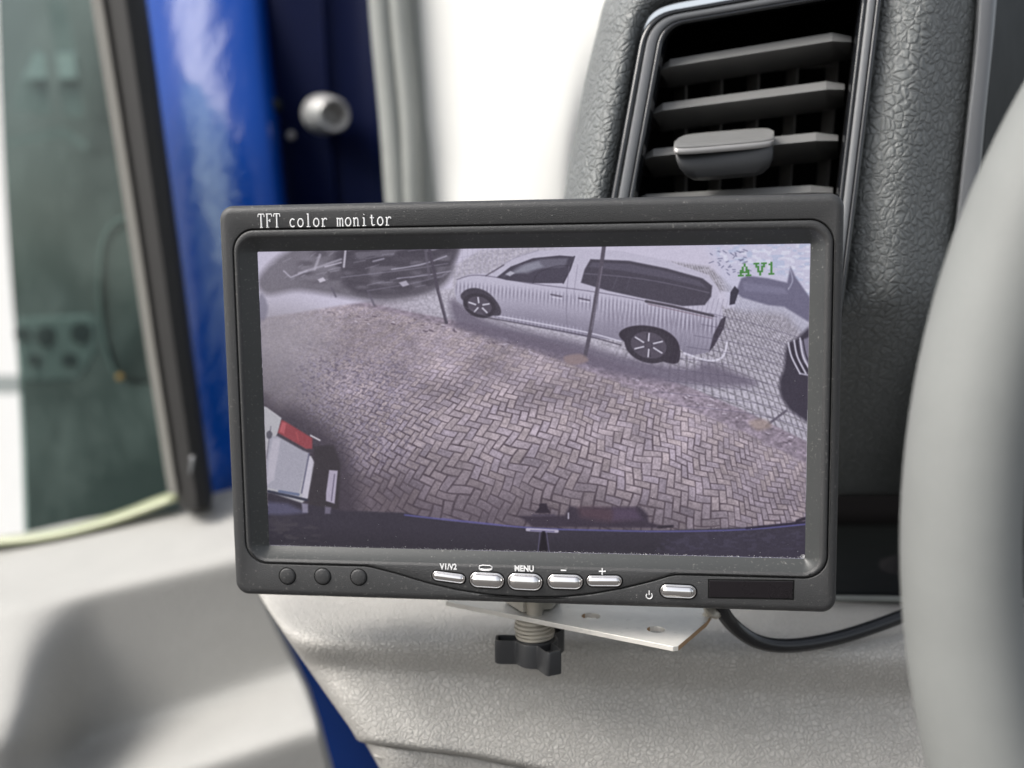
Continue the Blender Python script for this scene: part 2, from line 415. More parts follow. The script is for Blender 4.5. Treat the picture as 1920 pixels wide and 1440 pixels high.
    # bright wall and lilac sky band across the top
    P([(470, 430), (1540, 430), (1540, 560), (1400, 560), (1330, 500), (1100, 470), (1000, 462), (900, 470), (850, 500), (850, 540), (470, 600)], (196, 191, 216), 1, 3)
    for t in range(50):
        x = 850+t*9.4
        if x < 1010: L([(x, 440), (x-2, 520)], 2.0, (165, 160, 185), .45)
    for yv in (468, 476, 485, 494, 503):
        L([(850, yv+18), (1010, yv-14)], 1.2, (160, 155, 180), .45)
    # dark hedge / dark car at the upper left
    P([(540, 470), (640, 440), (846, 440), (852, 495), (838, 530), (800, 552), (720, 566), (640, 556), (560, 545), (500, 552), (485, 520)], (112, 108, 121), 1, 7, True)
    P([(640, 450), (840, 446), (848, 500), (800, 545), (700, 556), (650, 535)], (76, 72, 85), .85, 6, True)
    dn = vnoise(26, 9, 95); dm = poly_mask([(560, 440), (846, 440), (846, 500), (800, 540), (640, 545), (560, 520)], 8)
    put(dm*ss(.5, .75, dn), (134, 130, 146), .45); put(dm*(1-ss(.2, .5, dn)), (66, 62, 75), .4)
    L([(735, 505), (790, 496), (838, 480)], 2, (185, 182, 205), .8, 1, True)
    L([(745, 522), (800, 516), (846, 508)], 2, (160, 155, 178), .8, 1, True)
    L([(560, 512), (600, 500), (640, 486)], 4, (176, 172, 190), .7, 1.4)
    L([(600, 478), (590, 505)], 5, (176, 172, 190), .7, 1.4)
    L([(532, 508), (545, 520), (575, 508)], 3, (185, 181, 202), .7, 1)
    L([(610, 500), (640, 492)], 3, (195, 190, 210), .8, 1)
    L([(648, 470), (645, 500)], 4, (200, 196, 214), .8, 1)
    L([(700, 490), (720, 485)], 3, (170, 166, 188), .7, 1)
    L([(640, 520), (760, 506), (840, 494)], 1.6, (150, 146, 168), .6, 1, True)
    L([(690, 545), (780, 530), (840, 514)], 1.4, (140, 135, 157), .6, 1, True)
    P([(596, 524), (606, 520), (611, 526), (600, 530)], (205, 200, 218), .9, 1)
    P([(748, 530), (762, 526), (768, 534), (756, 538)], (185, 180, 202), .8, 1)
    for q in range(26):
        x = rng.uniform(640, 840); y = rng.uniform(466, 545)
        L([(x, y), (x+rng.uniform(10, 40), y-rng.uniform(1, 9))], 1.1, (168, 164, 186) if rng.rand() < .55 else (70, 66, 80), .5, .8)
    for q in range(18):
        x = rng.uniform(500, 640); y = rng.uniform(470, 540)
        L([(x, y), (x+rng.uniform(4, 18), y-rng.uniform(1, 7))], 1.4, (178, 174, 196), .4, .9)
    for (x0, y0, x1, y1) in ((690, 545, 702, 572), (622, 540, 630, 556)):
        L([(x0, y0), (x1, y1)], 4, (95, 90, 108), .7, 1)
    # shadow under the silver van
    P([(850, 560), (920, 602), (1080, 640), (1170, 668), (1290, 690), (1330, 680), (1420, 720), (1300, 722), (1150, 700), (1000, 655), (880, 622), (850, 600)], (104, 96, 118), .85, 8, True)
    # silver van body
    body = [(853, 545), (858, 524), (884, 514), (925, 512), (962, 485), (1010, 470), (1080, 466), (1160, 470), (1250, 488), (1330, 516), (1350, 545), (1356, 590), (1350, 628), (1330, 660), (1290, 668), (1272, 650), (1180, 640), (1100, 632), (1000, 612), (930, 596), (875, 575), (858, 565)]
    P(body, (186, 182, 206), 1, 1)
    bm = poly_mask(body, 1)
    shade = ss(0, 70, yy-np.interp(xx, [850, 1000, 1150, 1350], [530, 540, 562, 600]))
    put(bm*shade, (128, 123, 146), .85)
    stripes = (0.5+0.5*np.sin((xx+0.05*(yy-500))*2*np.pi/7.2))
    band = bm*ss(-2, 14, yy-np.interp(xx, [850, 1000, 1150, 1350], [522, 538, 554, 588]))*(1-ss(14, 40, yy-np.interp(xx, [850, 1000, 1150, 1350], [522, 538, 560, 600])))
    put(band*ss(.35, .75, stripes), (116, 111, 134), .55)
    stripes2 = (0.5+0.5*np.sin((xx+0.02*(yy-500))*2*np.pi/8.4))
    band2 = bm*ss(1110, 1150, xx)*ss(-4, 18, yy-np.interp(xx, [1100, 1350], [572, 600]))*(1-ss(8, 54, yy-np.interp(xx, [1100, 1350], [572, 606])))
    put(band2*ss(.35, .75, stripes2), (122, 116, 140), .62)
    band3 = bm*ss(0, 6, yy-np.interp(xx, [880, 1100], [574, 612]))*(1-ss(1080, 1110, xx))
    put(band3*ss(.4, .7, stripes), (165, 160, 185), .7)
    L([(858, 524), (900, 516), (1000, 532), (1100, 545), (1200, 562), (1345, 594)], 2, (104, 98, 120), .7, .8, True)
    L([(884, 584), (1000, 604), (1105, 624), (1165, 640)], 2.5, (205, 202, 224), .9, .8, True)
    L([(884, 590), (1000, 611), (1105, 631), (1165, 647)], 2.5, (70, 64, 80), .7, .8, True)
    L([(925, 512), (962, 486), (1010, 470)], 1.6, (150, 146, 170), .6, .8, True)
    L([(912, 517), (945, 497)], 2.5, (88, 82, 100), .8, .8)
    # windows
    P([(932, 520), (958, 500), (1000, 484), (1050, 479), (1077, 481), (1070, 505), (1057, 531), (1000, 531), (950, 525)], (74, 70, 88), 1, 1)
    P([(945, 518), (975, 498), (1015, 486), (1066, 484), (1060, 500), (1000, 505)], (112, 110, 130), .8, 2)
    P([(962, 512), (985, 496), (1010, 490), (1020, 500), (990, 512)], (150, 152, 172), .7, 3)
    P([(948, 514), (958, 508), (966, 512), (957, 518)], (190, 190, 210), .8, 1)
    L([(1000, 531), (1010, 512), (1040, 500), (1066, 498)], 1.6, (56, 52, 68), .7, 1, True)
    L([(1057, 531), (1070, 505), (1078, 481)], 2.5, (60, 56, 72), .9, .8)
    P([(1090, 530), (1097, 505), (1108, 486), (1180, 489), (1250, 503), (1318, 522), (1336, 536), (1334, 556), (1322, 572), (1280, 574), (1200, 558), (1140, 545)], (74, 70, 86), 1, 1.3)
    P([(1104, 500), (1112, 492), (1180, 495), (1250, 509), (1312, 527), (1326, 540), (1250, 522), (1170, 508)], (92, 88, 108), .8, 1.5)
    L([(1098, 513), (1180, 520), (1250, 531), (1330, 549)], 1.6, (120, 116, 138), .7, .8, True)
    L([(1150, 541), (1160, 515)], 1.2, (100, 96, 116), .6)
    L([(1175, 544), (1182, 520)], 1.2, (100, 96, 116), .6)
    L([(1068, 500), (1062, 560), (1064, 610)], 1.3, (120, 115, 138), .7, .7)
    L([(1084, 497), (1078, 540), (1076, 560)], 1.3, (130, 125, 148), .6, .7)
    for (x, y) in ((1044, 553), (1096, 560)): L([(x-10, y-1), (x+10, y+3)], 2.6, (86, 80, 98), .9, .8); L([(x-8, y+4), (x+10, y+7)], 1.5, (214, 211, 232), .8, .7)
    L([(1212, 565), (1260, 574), (1337, 592)], 5, (70, 64, 78), .9, .9); L([(1216, 570), (1336, 597)], 1.6, (120, 96, 112), .8, .8)
    # rear of the van
    P([(1345, 560), (1352, 545), (1372, 548), (1378, 575), (1360, 580)], (198, 194, 218), .9, 2)
    P([(1353, 598), (1362, 592), (1358, 615), (1340, 648), (1330, 660), (1338, 628)], (62, 56, 72), .95, 1.2)
    L([(1283, 662), (1330, 676), (1356, 668), (1364, 640)], 3.5, (214, 211, 232), .9, 1, True)
    # wheels
    def wheel(cx, cy, rx, ry, rot, n=6, ph=0.2):
        t = np.linspace(0, 2*np.pi, 40, endpoint=False)
        c, s_ = math.cos(rot), math.sin(rot)
        E = lambda k: [(cx+k*(rx*math.cos(q)*c-ry*math.sin(q)*s_), cy+k*(rx*math.cos(q)*s_+ry*math.sin(q)*c)) for q in t]
        P(E(1.0), (60, 55, 68), 1, 1.2); P(E(.74), (86, 80, 96), 1, 1)
        for q in range(n):
            b = ph+q*2*math.pi/n
            pt = lambda k, b: (cx+k*(rx*math.cos(b)*c-ry*math.sin(b)*s_), cy+k*(rx*math.cos(b)*s_+ry*math.sin(b)*c))
            P([pt(.14, b-.3), pt(.66, b-.13), pt(.66, b+.13), pt(.14, b+.3)], (66, 61, 76), 1, .8)
            L([pt(.24, b), pt(.64, b+.05)], 3.0, (206, 203, 222), .95, .8)
    P([(866, 560), (872, 545), (893, 540), (918, 550), (938, 575), (936, 592), (900, 585)], (72, 67, 82), 1, 1.2, True)
    wheel(900, 573, 32, 22, .35, 5, .5)
    P([(1163, 632), (1172, 616), (1205, 610), (1245, 618), (1270, 638), (1276, 668), (1262, 682), (1200, 660)], (58, 52, 66), 1, 1.2, True)
    wheel(1217, 647, 46, 33, .28, 6, .3)
    # fence posts and mesh
    L([(838, 605), (822, 545), (806, 470)], 6, (78, 72, 88), .92, .9); L([(840, 602), (824, 545)], 2, (128, 122, 142), .7, .8)
    L([(806, 520), (797, 462)], 5, (100, 95, 112), .7, 1)
    L([(1136, 438), (1134, 455), (1128, 500), (1118, 560), (1108, 620), (1098, 668)], 7.5, (88, 82, 98), .97, .9, True)
    L([(1130, 500), (1120, 560), (1110, 618)], 2, (124, 118, 138), .8, .8, True)
    L([(1437, 798), (1474, 770)], 4.5, (92, 86, 104), .9, .9)
    for q in range(46):   # vertical wires, receding to the right
        x = 1170+q*8.0
        L([(x, 700-q*0.5), (x+10+q*.7, 610-q*.2), (x+18+q*.9, 560)], 1.0, (98, 92, 116), .38*(1 if x > 1260 else .5), .7, True)
    for q in range(9):
        y = 585+q*21
        L([(1330-q*14, y+2), (1420, y+24), (1530, y+58)], 1.3, (92, 86, 110), .6, .7, True)
    L([(870, 575), (1000, 627), (1100, 655), (1200, 690), (1330, 735), (1470, 790)], 1.4, (110, 104, 124), .5, .8, True)
    # rubble at the post foot and ochre stain
    P([(1060, 668), (1090, 664), (1104, 676), (1080, 684), (1062, 680)], (150, 128, 128), .8, 3, True)
    P([(1405, 790), (1435, 786), (1446, 800), (1420, 806)], (158, 138, 128), .7, 4, True)
    # upper right: bright sky with blue speckle and a dark car
    P([(1340, 450), (1530, 450), (1530, 640), (1470, 590), (1380, 580), (1360, 540), (1345, 500)], (190, 192, 222), .55, 8, True)
    put((1-ss(500, 600, xx))*(1-ss(500, 560, yy)), (178, 173, 192), .15)
    nb = vnoise(12, 5, 51); mk = poly_mask([(1340, 456), (1522, 456), (1522, 570), (1480, 520), (1400, 500), (1350, 490)], 5)
    put(mk*ss(.55, .75, nb), (164, 182, 218), .55); put(mk*ss(.6, .8, vnoise(9, 4, 52)), (216, 220, 238), .6)
    for q in range(30):
        x = rng.uniform(1330, 1400); y = rng.uniform(468, 512)
        L([(x, y), (x+rng.uniform(2, 9), y+rng.uniform(-5, 5))], 1.8, (92, 96, 130), .7, .7)
    P([(1390, 522), (1402, 517), (1440, 522), (1476, 530), (1482, 500), (1492, 520), (1520, 560), (1524, 608), (1470, 575), (1440, 572), (1392, 558), (1380, 548)], (104, 102, 132), .95, 2)
    P([(1392, 528), (1470, 540), (1478, 552), (1396, 546)], (130, 128, 160), .6, 3)
    P([(1370, 548), (1378, 536), (1386, 545), (1378, 570), (1368, 572)], (52, 50, 68), .95, 1)
    L([(1480, 500), (1486, 525), (1478, 543)], 2.2, (176, 178, 206), .7, 1, True)
    # dark car front at the right edge
    P([(1470, 690), (1475, 650), (1492, 636), (1530, 620), (1530, 780), (1490, 775), (1466, 745), (1462, 715)], (62, 58, 74), 1, 4, True)
    P([(1498, 640), (1525, 628), (1525, 690), (1505, 680)], (128, 124, 148), .9, 2)
    for q in range(3):
        L([(1478+q*11, 642-q*4), (1484+q*11, 668), (1500+q*11, 700)], 3, (208, 206, 226), .9, .8, True)
        L([(1483+q*11, 642-q*4), (1490+q*11, 668), (1506+q*11, 699)], 2.4, (50, 46, 60), .9, .8, True)
    L([(1500, 700), (1525, 705)], 3, (190, 188, 210), .8, 1)
    # soft lens haze at the left
    hz = np.clip(1-((xx-505)/150)**2-((yy-640)/115)**2, 0, 1)
    put(blur(hz, 10), (150, 146, 156), .55); put((1-ss(490, 720, xx+.25*(yy-600)))*ss(560,600,yy)*(1-ss(700,800,yy)), (146, 141, 152), .4)
    hz = np.clip(1-((xx-500)/170)**2-((yy-800)/150)**2, 0, 1)
    put(hz*.95, (100, 96, 106), .65)
    put((1-ss(560, 720, xx))*ss(740, 860, yy), (84, 78, 88), .75)
    P([(484, 560), (492, 552), (502, 575), (496, 600), (486, 596)], (120, 118, 140), .7, 3, True)
    fl2 = ss(.62, .8, vnoise(3.2, 2.4, 91))*(1-ss(700, 860, xx))*ss(620, 700, yy)*ss(520, 600, xx)*(1-ss(860, 930, yy)); put(fl2, (150, 142, 172), .5)
    fl3 = ss(.62, .8, vnoise(3.4, 2.6, 92))*(1-ss(700, 860, xx))*ss(620, 700, yy)*ss(520, 600, xx)*(1-ss(860, 930, yy)); put(fl3, (84, 76, 98), .5)
    lw = (1-ss(520, 760, xx+.4*(yy-640)))*ss(700, 840, yy)
    img[...] *= (1-.15*lw)[..., None]
    # overall falloff: darker toward the bumper and lower left
    fo = ss(850, 1010, yy+0.10*(1200-xx)*(xx < 1200))
    put(fo*(1-ss(1000, 1400, xx)*0.65), (72, 62, 72), .6)
    glow = np.clip(1-((xx-1180)/330)**2-((yy-800)/150)**2, 0, 1)
    img[...] *= (1+.07*glow)[..., None]
    # white van, lower left
    P([(560, 770), (640, 830), (665, 880), (680, 960), (700, 985), (560, 1000), (480, 990), (480, 760), (520, 765)], (66, 60, 72), .75, 18, True)
    P([(484, 758), (500, 764), (528, 784), (522, 810), (516, 822), (570, 850), (584, 856), (590, 868), (578, 934), (566, 945), (500, 925), (484, 915)], (176, 176, 184), 1, 1)
    P([(505, 820), (520, 818), (568, 845), (580, 850), (560, 930), (500, 915), (496, 880)], (160, 160, 176), 1, 1.5)
    P([(504, 862), (512, 822), (526, 824), (514, 900), (500, 910)], (184, 180, 196), .8, 2)
    L([(508, 800), (500, 860)], 2, (108, 106, 122), .8, 1)
    L([(580, 852), (566, 925)], 3, (96, 96, 126), .9, 1)
    P([(581, 856), (589, 866), (577, 936), (566, 934)], (190, 186, 204), .9, 1)
    P([(500, 812), (506, 808), (511, 814), (508, 822), (501, 822)], (88, 88, 100), .9, 1, True)
    P([(528, 788), (534, 790), (586, 822), (586, 842), (574, 842), (521, 812)], (160, 66, 74), 1, 1.6)
    P([(529, 792), (537, 794), (533, 814), (524, 810)], (200, 92, 100), .8, 1.2)
    L([(560, 828), (556, 812)], 2, (196, 80, 84), .7, 1)
    P([(588, 838), (626, 835), (640, 870), (636, 955), (600, 958), (578, 945), (590, 868)], (60, 56, 62), 1, 3)
    L([(583, 817), (600, 826)], 3, (206, 202, 212), .9, .8)
    P([(618, 882), (634, 883), (628, 945), (612, 940), (612, 925)], (168, 160, 184), 1, 1); L([(628, 890), (622, 940)], 1.6, (86, 78, 104), .9, .7)
    L([(503, 922), (540, 930), (575, 938)], 5, (50, 54, 74), .95, 1, True); L([(524, 922), (560, 928)], 5, (84, 100, 140), .8, 1, True)
    # bumper along the bottom
    P([(480, 925), (510, 925), (570, 945), (640, 958), (760, 962), (830, 975), (960, 988), (1080, 992), (1240, 994), (1400, 988), (1530, 975), (1530, 1060), (480, 1060)], (58, 55, 68), 1, 2)
    P([(480, 940), (540, 945), (575, 962), (540, 966), (490, 966)], (92, 92, 124), .8, 4)
    P([(566, 944), (578, 946), (578, 962), (568, 962)], (150, 146, 172), .8, 1.5); P([(610, 950), (622, 952), (620, 964), (610, 964)], (130, 124, 150), .7, 1.5)
    P([(480, 1000), (700, 1000), (1000, 1015), (1530, 1005), (1530, 1060), (480, 1060)], (50, 48, 58), .8, 14)
    P([(1250, 1005), (1530, 985), (1530, 1060), (1250, 1060)], (66, 62, 84), .5, 14)
    put(poly_mask([(1230, 1004), (1530, 990), (1530, 1030), (1230, 1034)], 4)*ss(.55, .7, vnoise(9, 4, 61)), (84, 80, 106), .3)
    put(poly_mask([(505, 970), (600, 975), (600, 1022), (510, 1020)], 10)*ss(.5, .75, vnoise(14, 5, 62)), (84, 80, 84), .4)
    L([(760, 966), (850, 976), (1000, 990), (1120, 994), (1250, 996), (1400, 992), (1530, 980)], 3, (92, 92, 168), .8, .9, True)
    L([(1400, 990), (1530, 976)], 4, (44, 38, 60), .8, 1)
    L([(830, 972), (940, 984)], 2, (96, 90, 160), .5, 1)
    # tow fitting, reddish plate, marker cross
    P([(975, 968), (1060, 966), (1070, 948), (1085, 952), (1200, 950), (1214, 962), (1218, 978), (1250, 990), (1000, 988)], (58, 50, 66), .9, 3)
    P([(1085, 952), (1110, 951), (1192, 955), (1200, 972), (1140, 978), (1090, 970)], (94, 70, 82), .75, 6)
    P([(1150, 952), (1192, 953), (1206, 974), (1150, 976)], (84, 72, 104), .6, 5)
    L([(1067, 962), (1067, 972)], 2.5, (190, 186, 206), .9, .8)
    P([(1013, 944), (1026, 944), (1028, 952), (1034, 962), (1004, 962), (1012, 952)], (50, 42, 56), 1, 1.2)
    L([(1000, 966), (1040, 966)], 4, (78, 70, 88), .9, 1)
    L([(1236, 988), (1262, 986)], 5, (50, 44, 56), .9, 1)
    L([(990, 993), (1046, 996)], 6, (178, 172, 198), .95, .9); L([(996, 994.5), (1040, 996.5)], 2, (96, 90, 140), .9, .7)
    P([(1018, 996), (1023, 996), (1028, 1034), (1012, 1034)], (26, 22, 32), 1, 1); L([(1014, 998), (1010, 1034)], 1.2, (118, 112, 160), .8, .7); L([(1026, 998), (1031, 1034)], 1.2, (118, 112, 160), .7, .7)
    L([(1495, 976), (1520, 968)], 6, (40, 34, 50), .9, 1.2)
    # camera sharpening, compression grain and the channel mark
    img[...] = blur(img, .8)
    img[...] += 0.45*(img-blur(img, 1.8))
    img[...] += ((vnoise(2.0, 2.0, 71)-.5)*11)[..., None] + (rng.rand(ch, cw, 1).astype(np.float32)-.5)*7
    img[..., 1] -= 2
    A = ['0001000', '0001000', '0010100', '0010100', '0110110', '0111110', '0100010', '1110111']
    V = ['1110111', '0100010', '0110110', '0010100', '0010100', '0011100', '0001000', '0001000']
    O = ['0001000', '0011000', '0001000', '0001000', '0001000', '0001000', '0001000', '0011100']
    for gx0, gy0, G in ((1384, 494.5, A), (1413, 493, V), (1434, 491.5, O)):
        for rr, row in enumerate(G):
            for cc, b in enumerate(row):
                if b == '1':
                    x = gx0+cc*3.55; y = gy0+rr*3.0-cc*.15
                    P([(x, y), (x+3.7, y-.1), (x+3.7, y+3.1), (x, y+3.2)], (56, 140, 44), .95, .6)
    # unwarp to the display rectangle
    src = np.array([(0, 0), (1, 0), (1, 1), (0, 1)], float); dst = np.array(SCREEN_PX, float)
    Am = []; bm_ = []
    for (u_, v_), (x, y) in zip(src, dst):
        Am.append([u_, v_, 1, 0, 0, 0, -u_*x, -v_*x]); bm_.append(x)
        Am.append([0, 0, 0, u_, v_, 1, -u_*y, -v_*y]); bm_.append(y)
    h = np.append(np.linalg.solve(np.array(Am), np.array(bm_)), 1).reshape(3, 3)
    V_, U_ = np.mgrid[0:H, 0:W]; U_ = (U_+.5)/W; V_ = (V_+.5)/H
    w_ = h[2, 0]*U_+h[2, 1]*V_+1
    sx = ((h[0, 0]*U_+h[0, 1]*V_+h[0, 2])/w_-X0)*S; sy = ((h[1, 0]*U_+h[1, 1]*V_+h[1, 2])/w_-Y0)*S
    sx = np.clip(sx, 0, cw-2); sy = np.clip(sy, 0, ch-2); xi = sx.astype(int); yi = sy.astype(int)
    fx = (sx-xi)[..., None]; fy = (sy-yi)[..., None]
    out = (img[yi, xi]*(1-fx)+img[yi, xi+1]*fx)*(1-fy)+(img[yi+1, xi]*(1-fx)+img[yi+1, xi+1]*fx)*fy
    gy = out.mean(-1, keepdims=True); out = gy+(out-gy)*.74; out = 128+(out-128)*1.06-1
    return np.clip(out/255, 0, 1), np.clip(img/255, 0, 1)
SCREEN_PX = [(483, 472), (1519, 457), (1509, 1046), (506, 1023)]
# ================================================================== THE MONITOR
W_, H_ = 0.180, 0.1187
corner = [P(407, 386, .3250), P(1585, 361, .2993), P(1569, 1152, .3131), P(440, 1116, .3388)]
ex = (corner[1]-corner[0]).normalized(); ey = (corner[0]-corner[3]); ey = (ey-ex*ey.dot(ex)).normalized(); ez = ex.cross(ey)
base = (corner[3]+corner[2])/2
MM = Matrix((( ex.x, ey.x, ez.x, base.x), (ex.y, ey.y, ez.y, base.y), (ex.z, ey.z, ez.z, base.z), (0, 0, 0, 1)))
MI = MM.inverted()
def ml(px, py, z=0.0):
    """pixel -> point on the monitor's own plane z (metres in front of its face)"""
    o = MI @ cam.location; q = MI @ P(px, py, 1); v = q-o
    t = (z-o.z)/v.z; r = o+v*t
    return Vector((r.x, r.y, z))
TL, TR, BR, BL = [MI @ c for c in corner]
NB, NC = 120, 12
def rrect(x0, y0, x1, y1, r, z, dip=None, skew=None):
    """rounded rectangle, y0 bottom, y1 top, counter-clockwise from bottom left; the bottom side may be bent by dip(x)"""
    pts = []
    for (cx, cy, a0) in ((x0+r, y0+r, 180), (x1-r, y0+r, 270), (x1-r, y1-r, 0), (x0+r, y1-r, 90)):
        arc = [(cx+r*math.cos(R(a0+90*k/NC)), cy+r*math.sin(R(a0+90*k/NC))) for k in range(NC+1)]
        pts += arc
        if a0 == 180: pts += [(x0+r+(x1-x0-2*r)*k/NB, y0) for k in range(1, NB)]
        elif a0 == 270: pts += [(x1, y0+r+(y1-y0-2*r)*k/12) for k in range(1, 12)]
        elif a0 == 0: pts += [(x1-r-(x1-x0-2*r)*k/24, y1) for k in range(1, 24)]
        else: pts += [(x0, y1-r-(y1-y0-2*r)*k/12) for k in range(1, 12)]
    out = []
    for (x, y) in pts:
        if dip and y < y0+r*1.05:
            y = y-dip(x)*max(0, 1-(y-y0)/r) if r > 0 else y-dip(x)
        out.append(Vector((x, y, z)))
    return out
x0, x1, y0, y1 = TL.x, TR.x, BL.y, TL.y
x0 = (TL.x+BL.x)/2; x1 = (TR.x+BR.x)/2; y0 = (BL.y+BR.y)/2; y1 = (TL.y+TR.y)/2
mon = empty('monitor', base, 'black seven inch monitor showing a reversing camera picture of a herringbone yard', 'monitor', mat=MM)
RC = .0042
def out_ring(ins, z): return rrect(x0+ins, y0+ins, x1-ins, y1-ins, max(RC-ins, .0008), z)
# rear shell
loft('rear_shell', [out_ring(.012, -.0265), out_ring(.006, -.0262), out_ring(.0022, -.024), out_ring(.0006, -.019), out_ring(.0004, -.0062), out_ring(.0012, -.0058)], M['casing'], mon, cap0=True, world_pts=False, flip=False)
# groove line of the inner frame, measured on the face
gTL = ml(441, 429); gTR = ml(1563, 414); gBR = ml(1553, 1087); gBL = ml(470, 1058)
gx0 = (ml(439, 700).x+gTL.x)/2; gx1 = ml(1560, 700).x; gy1 = (ml(960, 421).y+gTL.y)/2
gy0 = (ml(600, 1062).y+ml(1400, 1081).y)/2
dip_pts = [(x, y) for x, y in ((690, 1065), (740, 1076), (800, 1094), (860, 1108), (920, 1117), (984, 1121), (1050, 1121), (1110, 1115), (1170, 1104), (1220, 1092), (1262, 1079), (1300, 1077))]
dl = [ml(x, y) for x, y in dip_pts]; dxs = [p.x for p in dl]; dys = [max(0, gy0-p.y) for p in dl]; dys[0] = 0; dys[-1] = 0
def dip(x):
    if x <= dxs[0] or x >= dxs[-1]: return 0
    s = float(np.interp(x, dxs, dys)); a = float(np.interp(x-.0012, dxs, dys)); b = float(np.interp(x+.0012, dxs, dys)); return (s+a+b)/3
def g_ring(ins, z, rr=.0068): return rrect(gx0+ins, gy0+ins, gx1-ins, gy1-ins, rr-ins, z, dip)
k5 = [(RC*0+.0022*(1-math.sin(R(a))), -.0022*(1-math.cos(R(a)))) for a in (0, 18, 36, 54, 72, 90)]
rings = [out_ring(.0, -.0056)]+[out_ring(.0022*(1-math.cos(R(a))), -.0022*(1-math.sin(R(a)))) for a in (0, 18, 36, 54, 72, 90)]
rings += [out_ring(.0024, 0.0), g_ring(-.0003, 0.0), g_ring(-.00005, -.0001), g_ring(.00005, -.0010)]
loft('front_bezel', rings, M['casing'], mon, world_pts=False)
# inner frame: groove wall, lip, face with the buttons, bevel down to the display
zs = -.0042
s_tl, s_tr, s_br, s_bl = [ml(*p, zs) for p in SCREEN_PX]
sx0, sx1, sy0, sy1 = (s_tl.x+s_bl.x)/2, (s_tr.x+s_br.x)/2, (s_bl.y+s_br.y)/2, (s_tl.y+s_tr.y)/2
b0 = ml(456, 700).x; b1 = ml(1545, 700).x; bt = ml(960, 437).y; bb = (ml(600, 1053).y+ml(1400, 1073).y)/2
def b_ring(ins, z, r=.0052): return rrect(b0+ins, bb+ins, b1-ins, bt-ins, max(r-ins, .0004), z)
def s_ring(ins, z): return rrect(sx0-ins, sy0-ins, sx1+ins, sy1+ins, max(.0003+ins, .0003), z)
rings = [g_ring(.00035, -.0010), g_ring(.00042, -.0001), g_ring(.0007, .00012), g_ring(.0010, .0002),
         b_ring(-.0006, .00022), b_ring(-.0002, .00005), b_ring(.0003, -.0004)]
loft('inner_frame', rings, M['casing'], mon, world_pts=False)
loft('screen_bevel', [b_ring(.0003, -.0004), s_ring(.0012, -.0034), s_ring(.0003, -.00395), s_ring(-.0001, -.0044)], M['casing_inner'], mon, world_pts=False)
# groove floor
loft('seam', [g_ring(-.0002, -.0009), g_ring(.0006, -.0009)], M['gap'], mon, world_pts=False)

# display
pic, _ = paint_display()
Hh, Ww = pic.shape[:2]
img = bpy.data.images.new('camera_picture', Ww, Hh, alpha=False)
buf = np.ones((Hh, Ww, 4), np.float32); buf[..., :3] = pic[::-1]
img.pixels.foreach_set(buf.ravel()); img.update(); img.pack()
m, nt, b = new_mat('lcd_picture')
tx = N(nt, 'ShaderNodeTexImage'); tx.image = img
b.inputs['Base Color'].default_value = (.012, .011, .013, 1); b.inputs['Roughness'].default_value = .36; b.inputs['Specular IOR Level'].default_value = .2
nt.links.new(tx.outputs[0], b.inputs['Emission Color']); b.inputs['Emission Strength'].default_value = .57
V = [Vector((sx0-.0006, sy0-.0006, zs)), Vector((sx1+.0006, sy0-.0006, zs)), Vector((sx1+.0006, sy1+.0006, zs)), Vector((sx0-.0006, sy1+.0006, zs))]
Vb = [v-Vector((0, 0, .002)) for v in V]
me = mesh(V+Vb, [(0, 1, 2, 3), (7, 6, 5, 4), (0, 4, 5, 1), (1, 5, 6, 2), (2, 6, 7, 3), (3, 7, 4, 0)])
uv = me.uv_layers.new(name='uv')
for p in me.polygons:
    for li in p.loop_indices:
        v = me.vertices[me.loops[li].vertex_index].co
        uv.data[li].uv = ((v.x-sx0)/(sx1-sx0), (v.y-sy0)/(sy1-sy0))
link('display', me, m, mon, smooth=False, world_pts=False)

# buttons
def pill(name, px, py, wpx, hpx, tilt, mats, parent, prof, z0=.0002):
    c = ml(px, py, z0); s = (ml(px+10, py, z0)-c).length/10
    w, h = wpx*s/2, hpx*s/2; rings = []
    ca, sa = math.cos(R(tilt)), math.sin(R(tilt))
    for ins, z in prof:
        ww, hh = w-ins, h-ins; ring = []
        for sx, a0 in ((1, -90), (-1, 90)):
            for k in range(15):
                a = R(a0+180*k/14); ring.append((sx*(ww-hh)+hh*math.cos(a), hh*math.sin(a)))
        rings.append([c+Vector((x*ca-y*sa, x*sa+y*ca, z)) for x, y in ring])
    return loft(name, rings, mats, parent, cap1=True, world_pts=False)
dome = None
for (px, py, w, h, tl) in ((841.5, 1082, 61, 18, -6), (913, 1087.5, 64, 29, -1.5), (984.5, 1090.5, 65, 32, -1), (1059.5, 1090.5, 66, 28, 0), (1133, 1089, 66, 21, 1.5), (1271.5, 1108.5, 67, 26, -1)):
    zb = .0002 if px < 1200 else .0
    hh_ = h*ml(984, 1090).x*0
    s = (ml(px+10, py)-ml(px, py)).length/10; hr = h*s/2
    d2 = [(0, -.0006), (0, .0002), (.00006, .00036), (.00020, .00042), (.00034, .00036), (.00040, .00030)]
    r1 = hr-.00042; d2 += [(.00042+r1*(1-math.sin(R(a))), .0003+r1*math.cos(R(a))*.72) for a in (88, 75, 62, 50, 38, 26, 14, 4)]
    bt_ = pill('button', px, py, w, h, tl, M['chrome'], mon, d2, zb)
    pill('button_surround', px, py, w+5, h+5, tl, M['gap'], bt_, [(0, .00003), (.0001, .00008)], zb)
